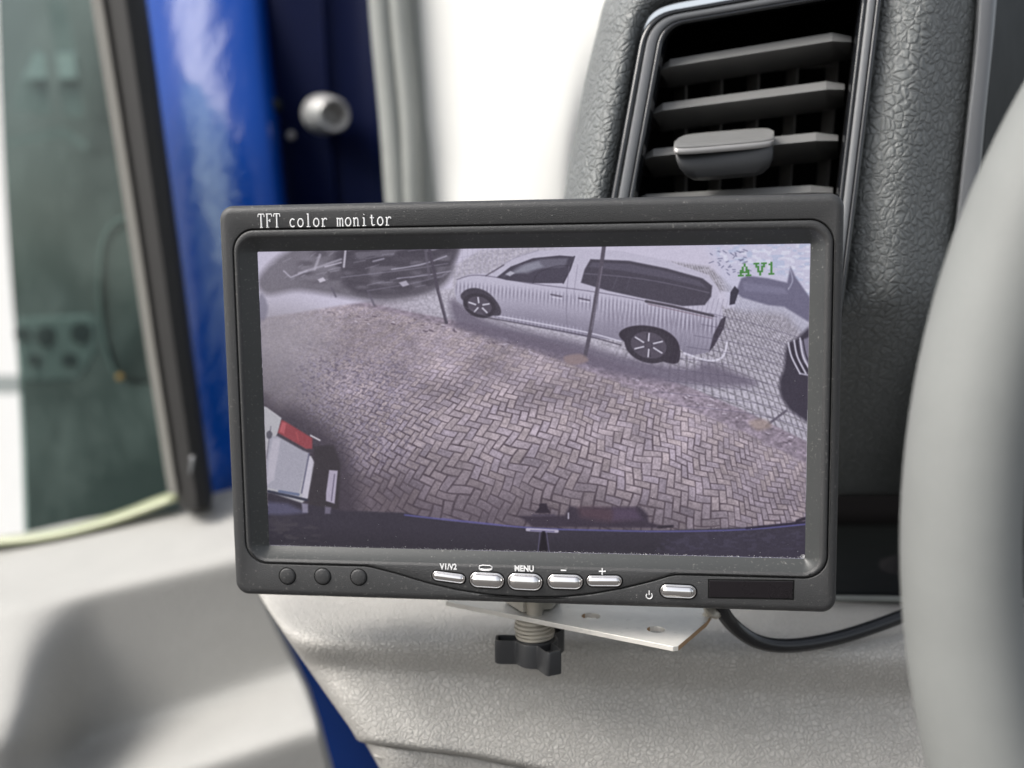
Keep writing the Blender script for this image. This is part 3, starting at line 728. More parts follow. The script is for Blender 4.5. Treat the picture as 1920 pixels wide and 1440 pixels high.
for px, py in ((539, 1080), (605, 1080.5), (672.5, 1082)):
    c = ml(px, py, 0); s = (ml(px+10, py)-c).length/10; r = 14.2*s
    prof = [(r+2.2*s, .00002), (r+1.6*s, .00008), (r+.2*s, .00003), (r, .00006), (r-.8*s, .0004), (r-2.5*s, .00052), (.00001, .00055)]
    rg = [[c+Vector((q*math.cos(2*math.pi*k/40), q*math.sin(2*math.pi*k/40), z)) for k in range(40)] for q, z in prof]
    o = loft('moulded_disc', rg, [M['gap'], M['casing']], mon, cap1=True, world_pts=False)
    for p in o.data.polygons: p.material_index = 0 if p.index < 80 else 1
# smoked window at the lower right
def rect_part(name, pts, mat, ins, zt, parent):
    q = [ml(*p) for p in pts]; cx = sum((p.x for p in q))/4; cy = sum((p.y for p in q))/4
    def rg(i, z): return [Vector((p.x-math.copysign(i, p.x-cx), p.y-math.copysign(i, p.y-cy), z)) for p in q]
    o = loft(name, [rg(0, -.0003), rg(0, zt-.0001), rg(.00012, zt)], mat, parent, cap1=True, world_pts=False, smooth=False); normals_out(o.data); return o
wpts = [(1327, 1085), (1490, 1087), (1489, 1125), (1327, 1122)]
ir = rect_part('infrared_window', [(1330, 1088), (1487, 1090), (1486, 1122), (1330, 1119)], M['ir'], 0, .00022, mon)
rect_part('window_surround', wpts, M['gap'], 0, .00008, ir)

# printed lettering: raised ink strokes
def as_mesh(name, cu, mat, parent, mw=None):
    tmp = bpy.data.objects.new('outline', cu); COL.objects.link(tmp)
    bpy.context.view_layer.update()
    me = bpy.data.meshes.new_from_object(tmp.evaluated_get(bpy.context.evaluated_depsgraph_get()))
    bpy.data.objects.remove(tmp); bpy.data.curves.remove(cu)
    if mw is not None: me.transform(mw)
    me.materials.clear(); me.materials.append(mat)
    o = bpy.data.objects.new(name, me); COL.objects.link(o); o.parent = parent; return o
def strokes(name, lines, r, mat, parent, z):
    cu = bpy.data.curves.new(name, 'CURVE'); cu.dimensions = '3D'; cu.bevel_depth = r; cu.bevel_resolution = 1; cu.use_fill_caps = True
    for ln in lines:
        w = 1.0
        if isinstance(ln, tuple) and isinstance(ln[0], (int, float)): w, ln = ln
        sp = cu.splines.new('POLY'); sp.points.add(len(ln)-1)
        for i, p in enumerate(ln): sp.points[i].co = (p[0], p[1], z, 1); sp.points[i].radius = w
    return as_mesh(name, cu, mat, parent)
def arc(cx, cy, rx, ry, a0, a1, n=12): return [(cx+rx*math.cos(R(a0+(a1-a0)*k/n)), cy+ry*math.sin(R(a0+(a1-a0)*k/n))) for k in range(n+1)]
G = {
 'T': [(1.15, [(.5, 0), (.5, 1.5)]), (.7, [(.1, 1.5), (.9, 1.5)]), (.7, [(.1, 1.5), (.07, 1.2)]), (.7, [(.9, 1.5), (.93, 1.2)]), (.7, [(.32, 0), (.68, 0)])],
 'F': [(1.15, [(.26, 0), (.26, 1.5)]), (.7, [(.1, 1.5), (.86, 1.5)]), (.7, [(.86, 1.5), (.88, 1.22)]), (.7, [(.26, .78), (.62, .78)]), (.7, [(.62, .95), (.62, .6)]), (.7, [(.1, 0), (.45, 0)])],
 'c': [(.95, arc(.5, .45, .34, .45, 45, 315))],
 'o': [(.95, arc(.5, .45, .36, .45, 0, 360, 20))],
 'l': [(1.1, [(.5, 0), (.5, 1.45)]), (.7, [(.3, 1.42), (.5, 1.45)]), (.7, [(.25, 0), (.75, 0)])],
 'r': [(1.1, [(.32, 0), (.32, .88)]), (.7, [(.12, .86), (.32, .88)]), (.95, [(.32, .5), (.42, .75), (.58, .9), (.76, .88), (.84, .74)]), (.7, [(.1, 0), (.58, 0)])],
 'm': [(1.0, [(.14, 0), (.14, .88)]), (.7, [(.0, .86), (.14, .88)]), (.9, [(.14, .66), (.26, .86), (.4, .86), (.48, .7), (.48, 0)]), (.9, [(.48, .66), (.62, .86), (.76, .86), (.84, .7), (.84, 0)]), (.7, [(.03, 0), (.25, 0)]), (.7, [(.38, 0), (.58, 0)]), (.7, [(.74, 0), (.96, 0)])],
 'n': [(1.05, [(.24, 0), (.24, .88)]), (.7, [(.06, .86), (.24, .88)]), (.95, [(.24, .62), (.4, .85), (.6, .88), (.74, .7), (.74, 0)]), (.7, [(.1, 0), (.4, 0)]), (.7, [(.6, 0), (.9, 0)])],
 'i': [(1.1, [(.5, 0), (.5, .88)]), (.7, [(.3, .86), (.5, .88)]), (.7, [(.25, 0), (.75, 0)]), (1.5, [(.48, 1.22), (.52, 1.26)])],
 't': [(1.05, [(.45, 1.2), (.45, .2), (.55, .02), (.7, .0), (.8, .12)]), (.7, [(.2, .86), (.76, .86)])],
}
p0 = ml(483, 427.5); p1 = ml(736, 423); adv = (p1.x-p0.x)/17.0
lines = []
for i, ch in enumerate('TFT color monitor'):
    for w, ln in G.get(ch, []):
        lines.append((w*.92, [(p0.x+adv*(i+.06+.92*x), p0.y+.0001+y*.00258) for x, y in ln]))
strokes('title_lettering', lines, .00024, M['print'], mon, .00006)
def text(name, s, px, py, hpx, parent, z, wide=1.0):
    cu = bpy.data.curves.new(name, 'FONT'); cu.body = s; cu.align_x = 'CENTER'; cu.align_y = 'CENTER'
    k = (ml(px+10, py)-ml(px, py)).length/10
    cu.size = hpx*k/.70; cu.extrude = .00004; cu.offset = hpx*k*.05
    c = ml(px, py); return as_mesh(name, cu, M['print'], parent, Matrix.Translation((c.x, c.y, z)) @ Matrix.Diagonal((wide, 1, 1, 1)))
text('button_lettering', 'V1/V2', 841, 1062.5, 10.5, mon, .00026, .84)
text('button_lettering', 'MENU', 983, 1066, 10.8, mon, .00026, .86)
def icon(name, pts, r, z=.00024):
    strokes(name, [[(ml(x, y).x, ml(x, y).y) for x, y in ln] for ln in pts], r, M['print'], mon, z)
icon('format_symbol', [[(899, 1061), (905, 1059.5), (918, 1060), (923, 1062), (923, 1067), (917, 1069.5), (905, 1069), (899, 1066.5), (899, 1061)], [(899, 1066), (911, 1067.5), (923, 1066.5)]], .00017)
icon('minus_symbol', [[(1052, 1069), (1062, 1069.3)]], .00022)
icon('plus_symbol', [[(1123, 1071), (1136, 1071)], [(1129.5, 1065), (1129.5, 1077)]], .00022)
icon('power_symbol', [[(1217.5, 1107.5), (1217.5, 1115)], [(1217.5+5.6*math.sin(R(a)), 1117-5.6*math.cos(R(a))) for a in range(40, 325, 15)]], .00017, .00004)

# dust caught along the lower edge of the display
rnd = random.Random(5); vv = []; ff = []
def fleck(x, y, z, s):
    k = len(vv); a = rnd.random()*6.28
    for q in range(4): vv.append(Vector((x+s*math.cos(a+q*1.571)*rnd.uniform(.5, 1.2), y+s*math.sin(a+q*1.571)*rnd.uniform(.5, 1.2), z)))
    vv.append(Vector((x, y, z+s*.6))); ff.extend([(k, k+1, k+4), (k+1, k+2, k+4), (k+2, k+3, k+4), (k+3, k, k+4)])
for q in range(420):
    t = rnd.random()**.7; fleck(sx0+(sx1-sx0)*t, sy0+abs(rnd.gauss(0, .00022)), zs+.0001, rnd.uniform(.00003, .00011))
for q in range(60): fleck(sx1-abs(rnd.gauss(0, .0008))*1, sy0+abs(rnd.gauss(0, .0006)), zs+.0001, rnd.uniform(.00004, .00012))
for q in range(110): fleck(rnd.uniform(sx0, sx1), sy0+(sy1-sy0)*rnd.random()**1.6, zs+.0001, rnd.uniform(.00003, .00008))
for q in range(60): fleck(rnd.uniform(x0+.002, x1-.002), rnd.choice([rnd.uniform(gy1, y1-.002), rnd.uniform(y0+.002, gy0-.002)]), .00003, rnd.uniform(.00003, .00008))
o = link('dust', mesh(vv, ff), M['print'], mon, smooth=False, world_pts=False); o['kind'] = 'stuff'

# ================================================================== BRACKET, CLAMP SCREW, CABLE
zp = P(1265, 1213, .319).z
def plate_poly(pts, holes, z, t, name, mats, parent):
    outer = [Hz(x, y, z) for x, y in pts]
    hs_ = []
    for (hx, hy, r) in holes:
        c = Hz(hx, hy, z); hs_.append([c+Vector((r*math.cos(2*math.pi*k/20), -r*math.sin(2*math.pi*k/20), 0)) for k in range(20)])
    loops = [outer]+hs_
    tri = tessellate_polygon([[Vector((p.x, p.y, 0)) for p in l] for l in loops])
    flat = [p for l in loops for p in l]; n = len(flat)
    V = flat+[p-Vector((0, 0, t)) for p in flat]; F = [tuple(q) for q in tri]+[tuple(i+n for i in q)[::-1] for q in tri]
    k = 0
    for l in loops:
        L = len(l)
        for i in range(L): F.append((k+i, k+(i+1) % L, n+k+(i+1) % L, n+k+i))
        k += L
    me = mesh(V, F); normals_out(me); o = link(name, me, mats, parent, smooth=False)
    o.data.transform(Matrix.Identity(4)); return o
br = empty('mounting_bracket', Hz(1150, 1160, zp), 'perforated zinc steel plate with cut corner sticking out under the monitor', 'bracket')
pl = plate_poly([(836, 1127), (1000, 1160), (1250, 1209.5), (1262, 1212), (1272, 1211), (1325, 1166), (1334, 1153), (1345, 1100), (900, 1092)], [(1108, 1155, .0029), (1230, 1180, .0027), (1180, 1128, .0027)], zp, .0016, 'plate', [M['zinc'], M['rust']], br)
for p in pl.data.polygons:
    c = pl.matrix_basis @ p.center
    if abs(p.normal.z) < .3 and (p.normal.x > .5): p.material_index = 1
bevel(pl, .00018, 2)
# small screw at the corner of the plate
def lathe(prof, c, n=28, ax=Vector((0, 0, 1))):
    s = ax.orthogonal().normalized(); t = ax.cross(s)
    return [[c+(s*math.cos(2*math.pi*k/n)+t*math.sin(2*math.pi*k/n))*r+ax*z for k in range(n)] for r, z in prof]
def turned(name, prof, c, mat, parent, n=28, ax=Vector((0, 0, 1)), world_pts=True):
    o = loft(name, lathe(prof, c, n, ax.normalized()), mat, parent, cap0=True, cap1=True, world_pts=world_pts); normals_out(o.data); return autosmooth(o, 40)
c = Hz(1332, 1148, zp+.001)
turned('screw', [(.0016, -.003), (.0016, .0), (.0030, .0002), (.0032, .0012), (.0024, .0022), (.0006, .0026)], c, M['washer'], br, ax=Vector((.5, -.3, .8)))
# foot of the monitor's hinge, resting on the plate
ft = [Hz(945, 1128, zp+.0005), Hz(980, 1149, zp+.0005), Hz(1035, 1142, zp+.0005), Hz(1052, 1126, zp+.0005), Hz(1000, 1112, zp+.0005)]
o = loft('hinge_foot', [ft, [p+Vector((0, .001, .0022)) for p in ft], [p+Vector((0, .004, .010)) for p in ft]], M['washer'], br, cap0=True, cap1=True, smooth=False); normals_out(o.data); bevel(o, .0003, 2)

cs = Hz(1003, 1158, zp-.0015)      # axis of the clamp screw
ks = empty('clamp_screw', cs-Vector((0, 0, .02)), 'black three lobed knob with stacked steel washers hanging below the bracket', 'knob')
z = -.0002
for i in range(5):
    r = .0052+.0004*min(i, 2)+(.0002 if i % 2 else 0); h = .00112
    off = Vector((-.0010+.0003*i*(1 if i % 2 else .6), -.0003*i, 0))
    turned('washer', [(r-.0004, z), (r, z-.0002), (r+.00005, z-h*.5), (r, z-h+.0002), (r-.0004, z-h+.00008)], cs+off, M['washer'], ks, n=36, ax=Vector((-.03*i*.3, .0, 1)))
    z -= h
kz0 = z-.0002
turned('threaded_rod', [(.0026, .012), (.0026, -.012)], cs, M['washer'], ks, n=20)
def knob_r(a):
    best = 0
    for la in (178, 297, 52):
        d = (a-la+180) % 360-180
        if abs(d) < 80:
            # squared lobe: flat tip of half width 2.6 mm at 12.4 mm
            if abs(d) < 11.5: q = 12.6/max(math.cos(R(d)), .5)
            else:
                q = 2.6/max(math.sin(R(abs(d))), .05)
            best = max(best, q)
    return max(best, 6.9-.4*abs(math.sin(R(a*1.5))))
angs = [k*2 for k in range(180)]
rad = np.array([knob_r(a) for a in angs]);
for _ in range(2): rad = (np.roll(rad, 1)+rad*2+np.roll(rad, -1))/4
kc = cs+Vector((.0002, -.0018, kz0))
def kr(scale_in, zz, dr=0.0): return [kc+Vector(((rad[i]*scale_in-dr)*.00102*math.cos(R(a)), (rad[i]*scale_in-dr)*.00102*math.sin(R(a)), zz)) for i, a in enumerate(angs)]
o = loft('knob', [kr(1, -.0078, .5), kr(1, -.0074), kr(1, -.0006), kr(1, -.0001, .2), kr(1, -.0001, .9), kr(1, -.0022, 1.1), kr(1, -.0024, 3.0)], M['knob'], ks, cap0=True, cap1=True)
normals_out(o.data); autosmooth(o, 45)
turned('knob_hub', [(.0060, -.006), (.0060, -.0003), (.0056, .0001), (.003, .0002)], kc, M['knob'], ks)

cab = tube('power_cable', [P(1335, 1105, .345), P(1350, 1138, .345), P(1374, 1172, .350), P(1418, 1202, .354), P(1475, 1211, .358), P(1550, 1201, .364), P(1630, 1178, .370), P(1720, 1143, .377), P(1830, 1090, .385), P(1950, 1030, .39)], .00232, M['cable'], None, seg=24)
tag(cab, 'thick black cable curving from behind the monitor across the grey vinyl', 'cable')

# ================================================================== DASHBOARD
dash = empty('dashboard', P(1200, 1300, .45), 'pale grey grained vinyl dashboard under the monitor with charcoal leather around the vent', 'dashboard')
def rowp(lst, d): return [(x, y, d+(dd if len(q) > 2 else 0)) for q in lst for x, y, dd in [tuple(q)+((0,) if len(q) == 2 else ())]]
rows = [
 rowp([(452, 1050, .05), (470, 1060, .01), (620, 1062), (900, 1070), (1200, 1085), (1500, 1108), (1750, 1118), (2000, 1126)], .436),
 rowp([(486, 1108, .05), (500, 1120, .008), (640, 1124), (900, 1126), (1200, 1130), (1500, 1133), (1750, 1137), (2000, 1142)], .412),
 rowp([(532, 1182, .05), (545, 1190, .008), (680, 1196), (900, 1200), (1200, 1206), (1500, 1212), (1750, 1218), (2000, 1226)], .367),
 rowp([(574, 1246, .05), (588, 1252, .008), (710, 1262), (900, 1276), (1200, 1296), (1500, 1308), (1750, 1318), (2000, 1330)], .371),
 rowp([(615, 1306, .05), (628, 1310, .008), (740, 1322), (900, 1342), (1200, 1370), (1500, 1392), (1750, 1405), (2000, 1420)], .366),
 rowp([(652, 1358, .05), (664, 1362, .008), (770, 1376), (900, 1394), (1200, 1440), (1500, 1470), (1750, 1490), (2000, 1510)], .362),
 rowp([(668, 1384, .05), (682, 1389, .008), (780, 1403), (900, 1419), (1200, 1480), (1500, 1530), (1750, 1560), (2000, 1580)], .3625),
 rowp([(672, 1388, .06), (688, 1394, .014), (782, 1408, .006), (900, 1425, .006), (1200, 1487, .006), (1500, 1540, .006), (1750, 1570, .006), (2000, 1590, .006)], .367),
]
sheet('knee_panel', rows, M['grey_hide'], dash, 90, 150, .004)
rows = [
 rowp([(678, 1386, .05), (696, 1392, .008), (800, 1408), (930, 1428), (1200, 1492), (1500, 1545), (2000, 1600)], .370),
 rowp([(690, 1402, .05), (706, 1406, .004), (805, 1418), (935, 1438), (1200, 1500), (1500, 1555), (2000, 1610)], .367),
 rowp([(730, 1470, .05), (744, 1476, .004), (840, 1490), (960, 1510), (1200, 1560), (1500, 1610), (2000, 1660)], .370),
 rowp([(790, 1560, .05), (800, 1566, .004), (880, 1580), (1000, 1600), (1200, 1640), (1500, 1700), (2000, 1750)], .376),
]
sheet('lower_trim', rows, M['grey_hide'], dash, 40, 80, .004)
# thin edge trim and dark shelf above the knee panel
tube('edge_trim', [P(1380, 1118, .414), P(1500, 1121, .411), P(1700, 1124, .409), P(2000, 1130, .406)], .0012, M['sage_trim'], dash, seg=12)
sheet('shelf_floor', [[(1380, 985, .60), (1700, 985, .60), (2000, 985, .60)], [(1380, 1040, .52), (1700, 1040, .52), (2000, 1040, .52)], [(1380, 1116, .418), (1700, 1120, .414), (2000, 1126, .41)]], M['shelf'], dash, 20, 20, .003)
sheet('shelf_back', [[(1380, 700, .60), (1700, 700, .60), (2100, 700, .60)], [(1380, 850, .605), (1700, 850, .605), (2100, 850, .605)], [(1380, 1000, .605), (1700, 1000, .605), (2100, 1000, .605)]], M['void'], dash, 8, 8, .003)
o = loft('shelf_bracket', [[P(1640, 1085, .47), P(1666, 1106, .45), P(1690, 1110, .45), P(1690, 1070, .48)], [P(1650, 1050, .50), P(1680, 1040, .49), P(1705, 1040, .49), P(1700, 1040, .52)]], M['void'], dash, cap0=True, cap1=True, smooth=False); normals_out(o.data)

# charcoal leather to the right of the vent
LR = [  # (y, vent edge x, crest x, mid x, trim edge x)
 (-60, 1660, 1748, 1800, 1842), (60, 1642, 1728, 1785, 1832), (200, 1622, 1706, 1766, 1818), (330, 1602, 1692, 1752, 1804), (450, 1590, 1684, 1744, 1792),
 (540, 1582, 1676, 1738, 1784), (600, 1520, 1668, 1732, 1778), (680, 1500, 1655, 1724, 1772), (770, 1490, 1640, 1716, 1768), (860, 1480, 1630, 1708, 1764), (930, 1480, 1625, 1706, 1762)]
rows = []
for (y, a, b_, c_, d_) in LR:
    dd = .362+.00001*max(0, y-300)+max(0, (y-520))**1.5*.0000105
    rows.append([(a-8, y+6, dd+.010), (a, y+2, dd+.0035), ((a*2+b_)/3, y, dd-.0008), (b_, y-2, dd-.003), (c_, y-2, dd+.004), (d_, y-2, dd+.014), (d_+6, y-2, dd+.024)])
sheet('leather_surround', rows, M['dark_hide'], dash, 110, 60, .003)
# narrower leather flank on the left of the vent, wrapping over the top
path = [((1098, 660), (1010, 660)), ((1125, 470), (1042, 470)), ((1142, 375), (1058, 375)), ((1160, 275), (1078, 262)), ((1177, 180), (1098, 150)), ((1193, 95), (1120, 60)), ((1203, 48), (1136, 0)), ((1222, 18), (1165, -50)), ((1262, 0), (1230, -95)), ((1340, -14), (1330, -115)), ((1450, -32), (1450, -130)), ((1560, -50), (1560, -150)), ((1680, -70), (1680, -170))]
rows = []
for (i_, o_) in path:
    L = lambda t: (i_[0]+(o_[0]-i_[0])*t, i_[1]+(o_[1]-i_[1])*t)
    d0 = .364+.00002*max(0, 1300-i_[0])*.2
    rows.append([(*L(-.08), d0+.008), (*L(.0), d0+.001), (*L(.22), d0-.003), (*L(.5), d0-.001), (*L(.78), d0+.009), (*L(1.0), d0+.026), (*L(1.0), d0+.05)])
o = sheet('leather_surround', rows, M['dark_hide'], dash, 120, 40, .002)
# satin strip and cluster hood on the far right
sheet('satin_strip', [[(1834, -60, .372), (1842, -60, .369), (1868, -60, .370), (1874, -60, .378)], [(1826, 80, .372), (1834, 80, .369), (1858, 80, .370), (1862, 80, .378)], [(1808, 260, .372), (1814, 260, .369), (1840, 260, .370), (1844, 260, .378)],
  [(1786, 460, .374), (1792, 460, .371), (1826, 460, .372), (1830, 460, .380)], [(1768, 640, .380), (1776, 640, .376), (1812, 640, .377), (1818, 640, .384)], [(1760, 900, .40), (1768, 900, .396), (1806, 900, .397), (1812, 900, .40)]], M['vent_strip'], dash, 50, 24, .002)
sheet('cluster_hood', [[(1864, -80, .378), (1900, -80, .40), (1960, -80, .44), (2080, -80, .50)], [(1856, 100, .378), (1890, 100, .40), (1950, 100, .44), (2070, 100, .50)], [(1838, 300, .378), (1880, 300, .41), (1950, 300, .46), (2070, 300, .52)],
  [(1820, 600, .384), (1870, 600, .42), (1950, 600, .48), (2070, 600, .54)], [(1804, 1000, .41), (1870, 1000, .45), (1950, 1000, .50), (2070, 1000, .56)]], M['cluster'], dash, 30, 20, .003)

# ================================================================== AIR VENT
def vd(px, py): return .3585+.0000075*(1400-px)+.000008*(300-py)
vent = empty('air_vent', P(1390, 560, .37), 'glossy black framed air vent with slanted slats and a slider tab', 'air vent')
def pring(cs_, rad_, dz, nc=10, ns=14):
    """closed ring through four pixel corners (TL,TR,BR,BL), corners rounded, dz metres behind the vent's face"""
    out = []
    for i in range(4):
        p = Vector(cs_[i]); a = Vector(cs_[i-1]); b_ = Vector(cs_[(i+1) % 4]); r = rad_[i]
        u = (a-p).normalized()*r; v = (b_-p).normalized()*r
        for k in range(nc+1):
            t = k/nc; q = (p+u)*(1-t)**2+p*2*t*(1-t)+(p+v)*t*t; out.append(q)
        nxt = Vector(cs_[(i+1) % 4]); r2 = rad_[(i+1) % 4]; e = nxt+(p-nxt).normalized()*r2; s_ = p+v
        for k in range(1, ns): out.append(s_+(e-s_)*k/ns)
    return [P(q.x, q.y, vd(q.x, q.y)+dz) for q in out]
Cout = [(1207, 28), (1660, -52), (1574, 640), (1096, 640)]
Cin = [(1254, 52), (1612, -8), (1536, 640), (1146, 640)]
def cmix(t): return [(a[0]+(b_[0]-a[0])*t, a[1]+(b_[1]-a[1])*t) for a, b_ in zip(Cout, Cin)]
def rmix(t): return [60-25*t, 40-20*t, 30, 30]
loft('frame_outer_ridge', [pring(cmix(0), rmix(0), .006), pring(cmix(0), rmix(0), .0008), pring(cmix(.06), rmix(.06), -.0006), pring(cmix(.18), rmix(.18), -.0008), pring(cmix(.26), rmix(.26), .0), pring(cmix(.27), rmix(.27), .002)], M['gloss_black'], vent, flip=True)
loft('frame_strip', [pring(cmix(.27), rmix(.27), .002), pring(cmix(.28), rmix(.28), -.0002), pring(cmix(.33), rmix(.33), -.0005), pring(cmix(.62), rmix(.62), -.0004), pring(cmix(.66), rmix(.66), .0002), pring(cmix(.67), rmix(.67), .002)], M['vent_strip'], vent, flip=True)
loft('frame_inner_ridge', [pring(cmix(.67), rmix(.67), .002), pring(cmix(.68), rmix(.68), -.0002), pring(cmix(.74), rmix(.74), -.0008), pring(cmix(.86), rmix(.86), -.0004), pring(cmix(.97), rmix(.97), .0030), pring(cmix(1.0), rmix(1.0), .0045)], M['gloss_black'], vent, flip=True)
loft('duct', [pring(cmix(.99), rmix(1.0), .004), pring(cmix(1.03), rmix(1.0), .012), pring(cmix(1.06), rmix(1.0), .065)], M['void'], vent, cap1=True, flip=True)
# slats
def slat(pts, th=13, blade=40, name='slat'):
    """pts: left tip, left shoulder, right shoulder, right tip of the front edge's top line"""
    front = []; 
    d0 = .0045
    tl_, ls, rs, rt = pts
    top = [tl_, ls, rs, rt]
    off = [.0045, 0, 0, .0045]
    thk = [7, th, th+2, 11]
    A = [P(x, y, vd(x, y)+d0+o_+.0042) for (x, y), o_ in zip(top, off)]
    B = [P(x, y+h, vd(x, y)+d0+o_+.0002) for (x, y), o_, h in zip(top, off, thk)]
    Cc = [P(x+(2 if i == 0 else -1 if i == 3 else 0), y+h+blade*(.45 if i in (0,) else .8 if i == 3 else 1), vd(x, y)+d0+o_+.029) for i, ((x, y), o_, h) in enumerate(zip(top, off, thk))]
    D = [P(x, y+blade*.80, vd(x, y)+d0+o_+.0302) for (x, y), o_ in zip(top, off)]
    V = A+B+Cc+D; n = 4; F = []
    for r_ in range(4):
        for j in range(3): F.append((r_*n+j, r_*n+j+1, ((r_+1) % 4)*n+j+1, ((r_+1) % 4)*n+j))
    F += [(0, 4, 8, 12), (3, 15, 11, 7)]
    me = mesh(V, F); normals_out(me); o = link(name, me, M['slat'], vent, smooth=False); bevel(o, .00022, 2, 20); return o
slat([(1236, 127), (1256, 111), (1560, 61), (1597, 68)], 14)
slat([(1222, 208), (1243, 193), (1549, 152), (1584, 157)], 14)
slat([(1205, 293), (1225, 279), (1530, 248), (1572, 253)], 14)
slat([(1192, 372), (1212, 364), (1520, 347), (1562, 351)], 12)
slat([(1180, 460), (1200, 452), (1510, 440), (1550, 444)], 12)
# upright vanes behind the slats and their link rod
for x_ in (1268, 1335, 1404, 1476, 1550):
    rr = []
    for (y_, dx_) in ((112, 5), (150, 4), (300, -2), (480, -10)):
        xx_ = x_+dx_+(150-y_)*.045*((x_-1400)/150)
        rr.append([P(xx_-7, y_, vd(x_, y_)+.046), P(xx_+13, y_, vd(x_, y_)+.035), P(xx_+17, y_, vd(x_, y_)+.0355), P(xx_-3, y_, vd(x_, y_)+.047)])
    o = loft('vane', rr, M['slat_back'], vent, cap0=True, cap1=True, smooth=False); normals_out(o.data)
for y_a, y_b in ((152, 122), (392, 372)):
    tube('link_rod', [P(1270, y_a, .402), P(1400, (y_a+y_b)/2-2, .402), P(1560, y_b, .400)], .0007, M['slat_back'], vent, seg=8)
# slider tab: top cap, bright parting line, bowl
def tab_ring(cx, cy, hw, hh, d, tilt=-.085, sq=4.2, n=40):
    out = []
    for k in range(n):
        a = 2*math.pi*k/n; c_, s_ = math.cos(a), math.sin(a)
        x = math.copysign(abs(c_)**(2/sq), c_)*hw; y = math.copysign(abs(s_)**(2/sq), s_)*hh
        out.append((cx+x, cy+y+tilt*x, d))
    return out
base_d = vd(1360, 260)-.004
def TR_(lst): return [P(*p) for p in lst]
tb = empty('slider_tab', P(1360, 280, base_d), None, None); tb.parent = vent; tb.matrix_basis = parent_world(vent).inverted() @ Matrix.Translation(P(1360, 280, base_d))
# the tab is a flat box seen from slightly below its top: rings run from its top face down to the bowl
top = [tab_ring(1362, 251, 72, 6, base_d+.006), tab_ring(1361, 253, 84, 8, base_d+.0045), tab_ring(1360, 257, 91, 9, base_d+.001), tab_ring(1358, 262, 94, 9, base_d)]
mid = [tab_ring(1358, 263, 92, 9, base_d+.0002), tab_ring(1358, 266, 94.5, 9, base_d-.0003), tab_ring(1357, 272, 94.5, 9, base_d-.0002), tab_ring(1357, 275, 93, 9, base_d+.0002)]
low = [tab_ring(1357, 275, 92, 9, base_d+.0003), tab_ring(1359, 287, 92, 12, base_d+.0004), tab_ring(1361, 300, 89, 14, base_d+.0008), tab_ring(1363, 314, 80, 14, base_d+.002), tab_ring(1364, 324, 68, 11, base_d+.005), tab_ring(1365, 327, 58, 8, base_d+.009)]
def loopz(rs, nm, mt, **k):
    c0 = [sum(p[i] for p in rs[0])/len(rs[0]) for i in range(3)]
    ins = [[tuple(c0[i]+(p[i]-c0[i])*k_ for i in range(3)) for p in rs[0]] for k_ in (.15, .5, .85)]
    o = loft(nm, [TR_(r) for r in ins+list(rs)], mt, tb, cap0=True, cap1=True, **k); normals_out(o.data); return autosmooth(o, 50)
# give each ring depth: the upper half of every ring lies farther back
def deepen(rs, k):
    out = []
    for r in rs:
        ys = [p[1] for p in r]; m_ = sum(ys)/len(ys)
        out.append([(x, y, d+(m_-y)*k) for x, y, d in r])
    return out
loopz(deepen(top, .0004), 'tab_cap', M['slat']); loopz(deepen(mid, .0004), 'tab_band', M['bolt']); loopz(deepen(low, .00025), 'tab_bowl', M['knob'])

# ================================================================== PILLAR: white trim, door seal, blue body, bolt
pil = empty('pillar_trim', P(950, 500, .62), 'overexposed white cloth covered pillar trim between the seal and the vent', 'pillar trim')
sheet('cloth_panel', [[(768, -80, .678), (850, -80, .665), (960, -80, .64), (1080, -80, .62), (1180, -80, .60)], [(780, 120, .678), (870, 120, .665), (960, 120, .64), (1060, 120, .62), (1130, 120, .615)],
  [(794, 300, .678), (880, 300, .665), (960, 300, .64), (1050, 300, .625), (1100, 300, .63)], [(813, 520, .685), (890, 520, .665), (960, 520, .65), (1050, 520, .64), (1110, 520, .65)], [(830, 760, .72), (900, 760, .70), (960, 760, .69), (1050, 760, .68), (1110, 760, .68)]], M['headlining'], pil, 40, 40, .004)
seal = empty('door_seal', P(780, 400, .68), 'ribbed grey rubber door seal running down beside the white pillar trim', 'door seal')
for (xa, xb, ra) in ((712, 746, .0066), (747, 775, .0066)):
    tube('seal_bulb', [P(xa-6, -80, .668), P(xa+4, 60, .668), P(xa+20, 230, .668), P(xb-2, 400, .668), P(xb+16, 600, .672), P(xb+40, 850, .69)], ra, M['seal_grey'], seal, seg=20)
sheet('seal_base', [[(690, -80, .676), (735, -80, .674), (783, -80, .676)], [(715, 200, .676), (760, 200, .674), (800, 200, .676)], [(738, 420, .676), (780, 420, .674), (822, 420, .676)], [(770, 800, .69), (820, 800, .69), (860, 800, .69)]], M['seal_grey'], seal, 20, 12, .003)

bd = empty('door_pillar', P(520, 900, .8), 'glossy blue painted door pillar with recess coloured darker as shade', 'pillar')
B = [  # y, x positions of: bar side, front face, bulge, edge, dark side
 (-90, 255, 300, 372, 452, 486, 500), (100, 268, 318, 392, 468, 500, 512), (250, 282, 334, 412, 484, 515, 526), (400, 298, 352, 430, 502, 530, 540),
 (600, 322, 378, 456, 530, 560, 570), (800, 350, 408, 486, 560, 592, 602), (1000, 378, 440, 520, 596, 626, 636), (1250, 430, 500, 590, 660, 700, 712), (1520, 480, 560, 660, 730, 770, 780)]
ln = lambda y: .095-.000125*(y+90)+max(0, y-1000)*.0007
rows = [[(a, y, .80+ln(y)), (b_, y, .772+ln(y)), (c_, y, .757+ln(y)), (d_, y, .755+ln(y)), (e_, y, .766+ln(y)), (f_, y, .80+ln(y))] for (y, a, b_, c_, d_, e_, f_) in B]
sheet('painted_face', rows, M['paint'], bd, 90, 70, .002)
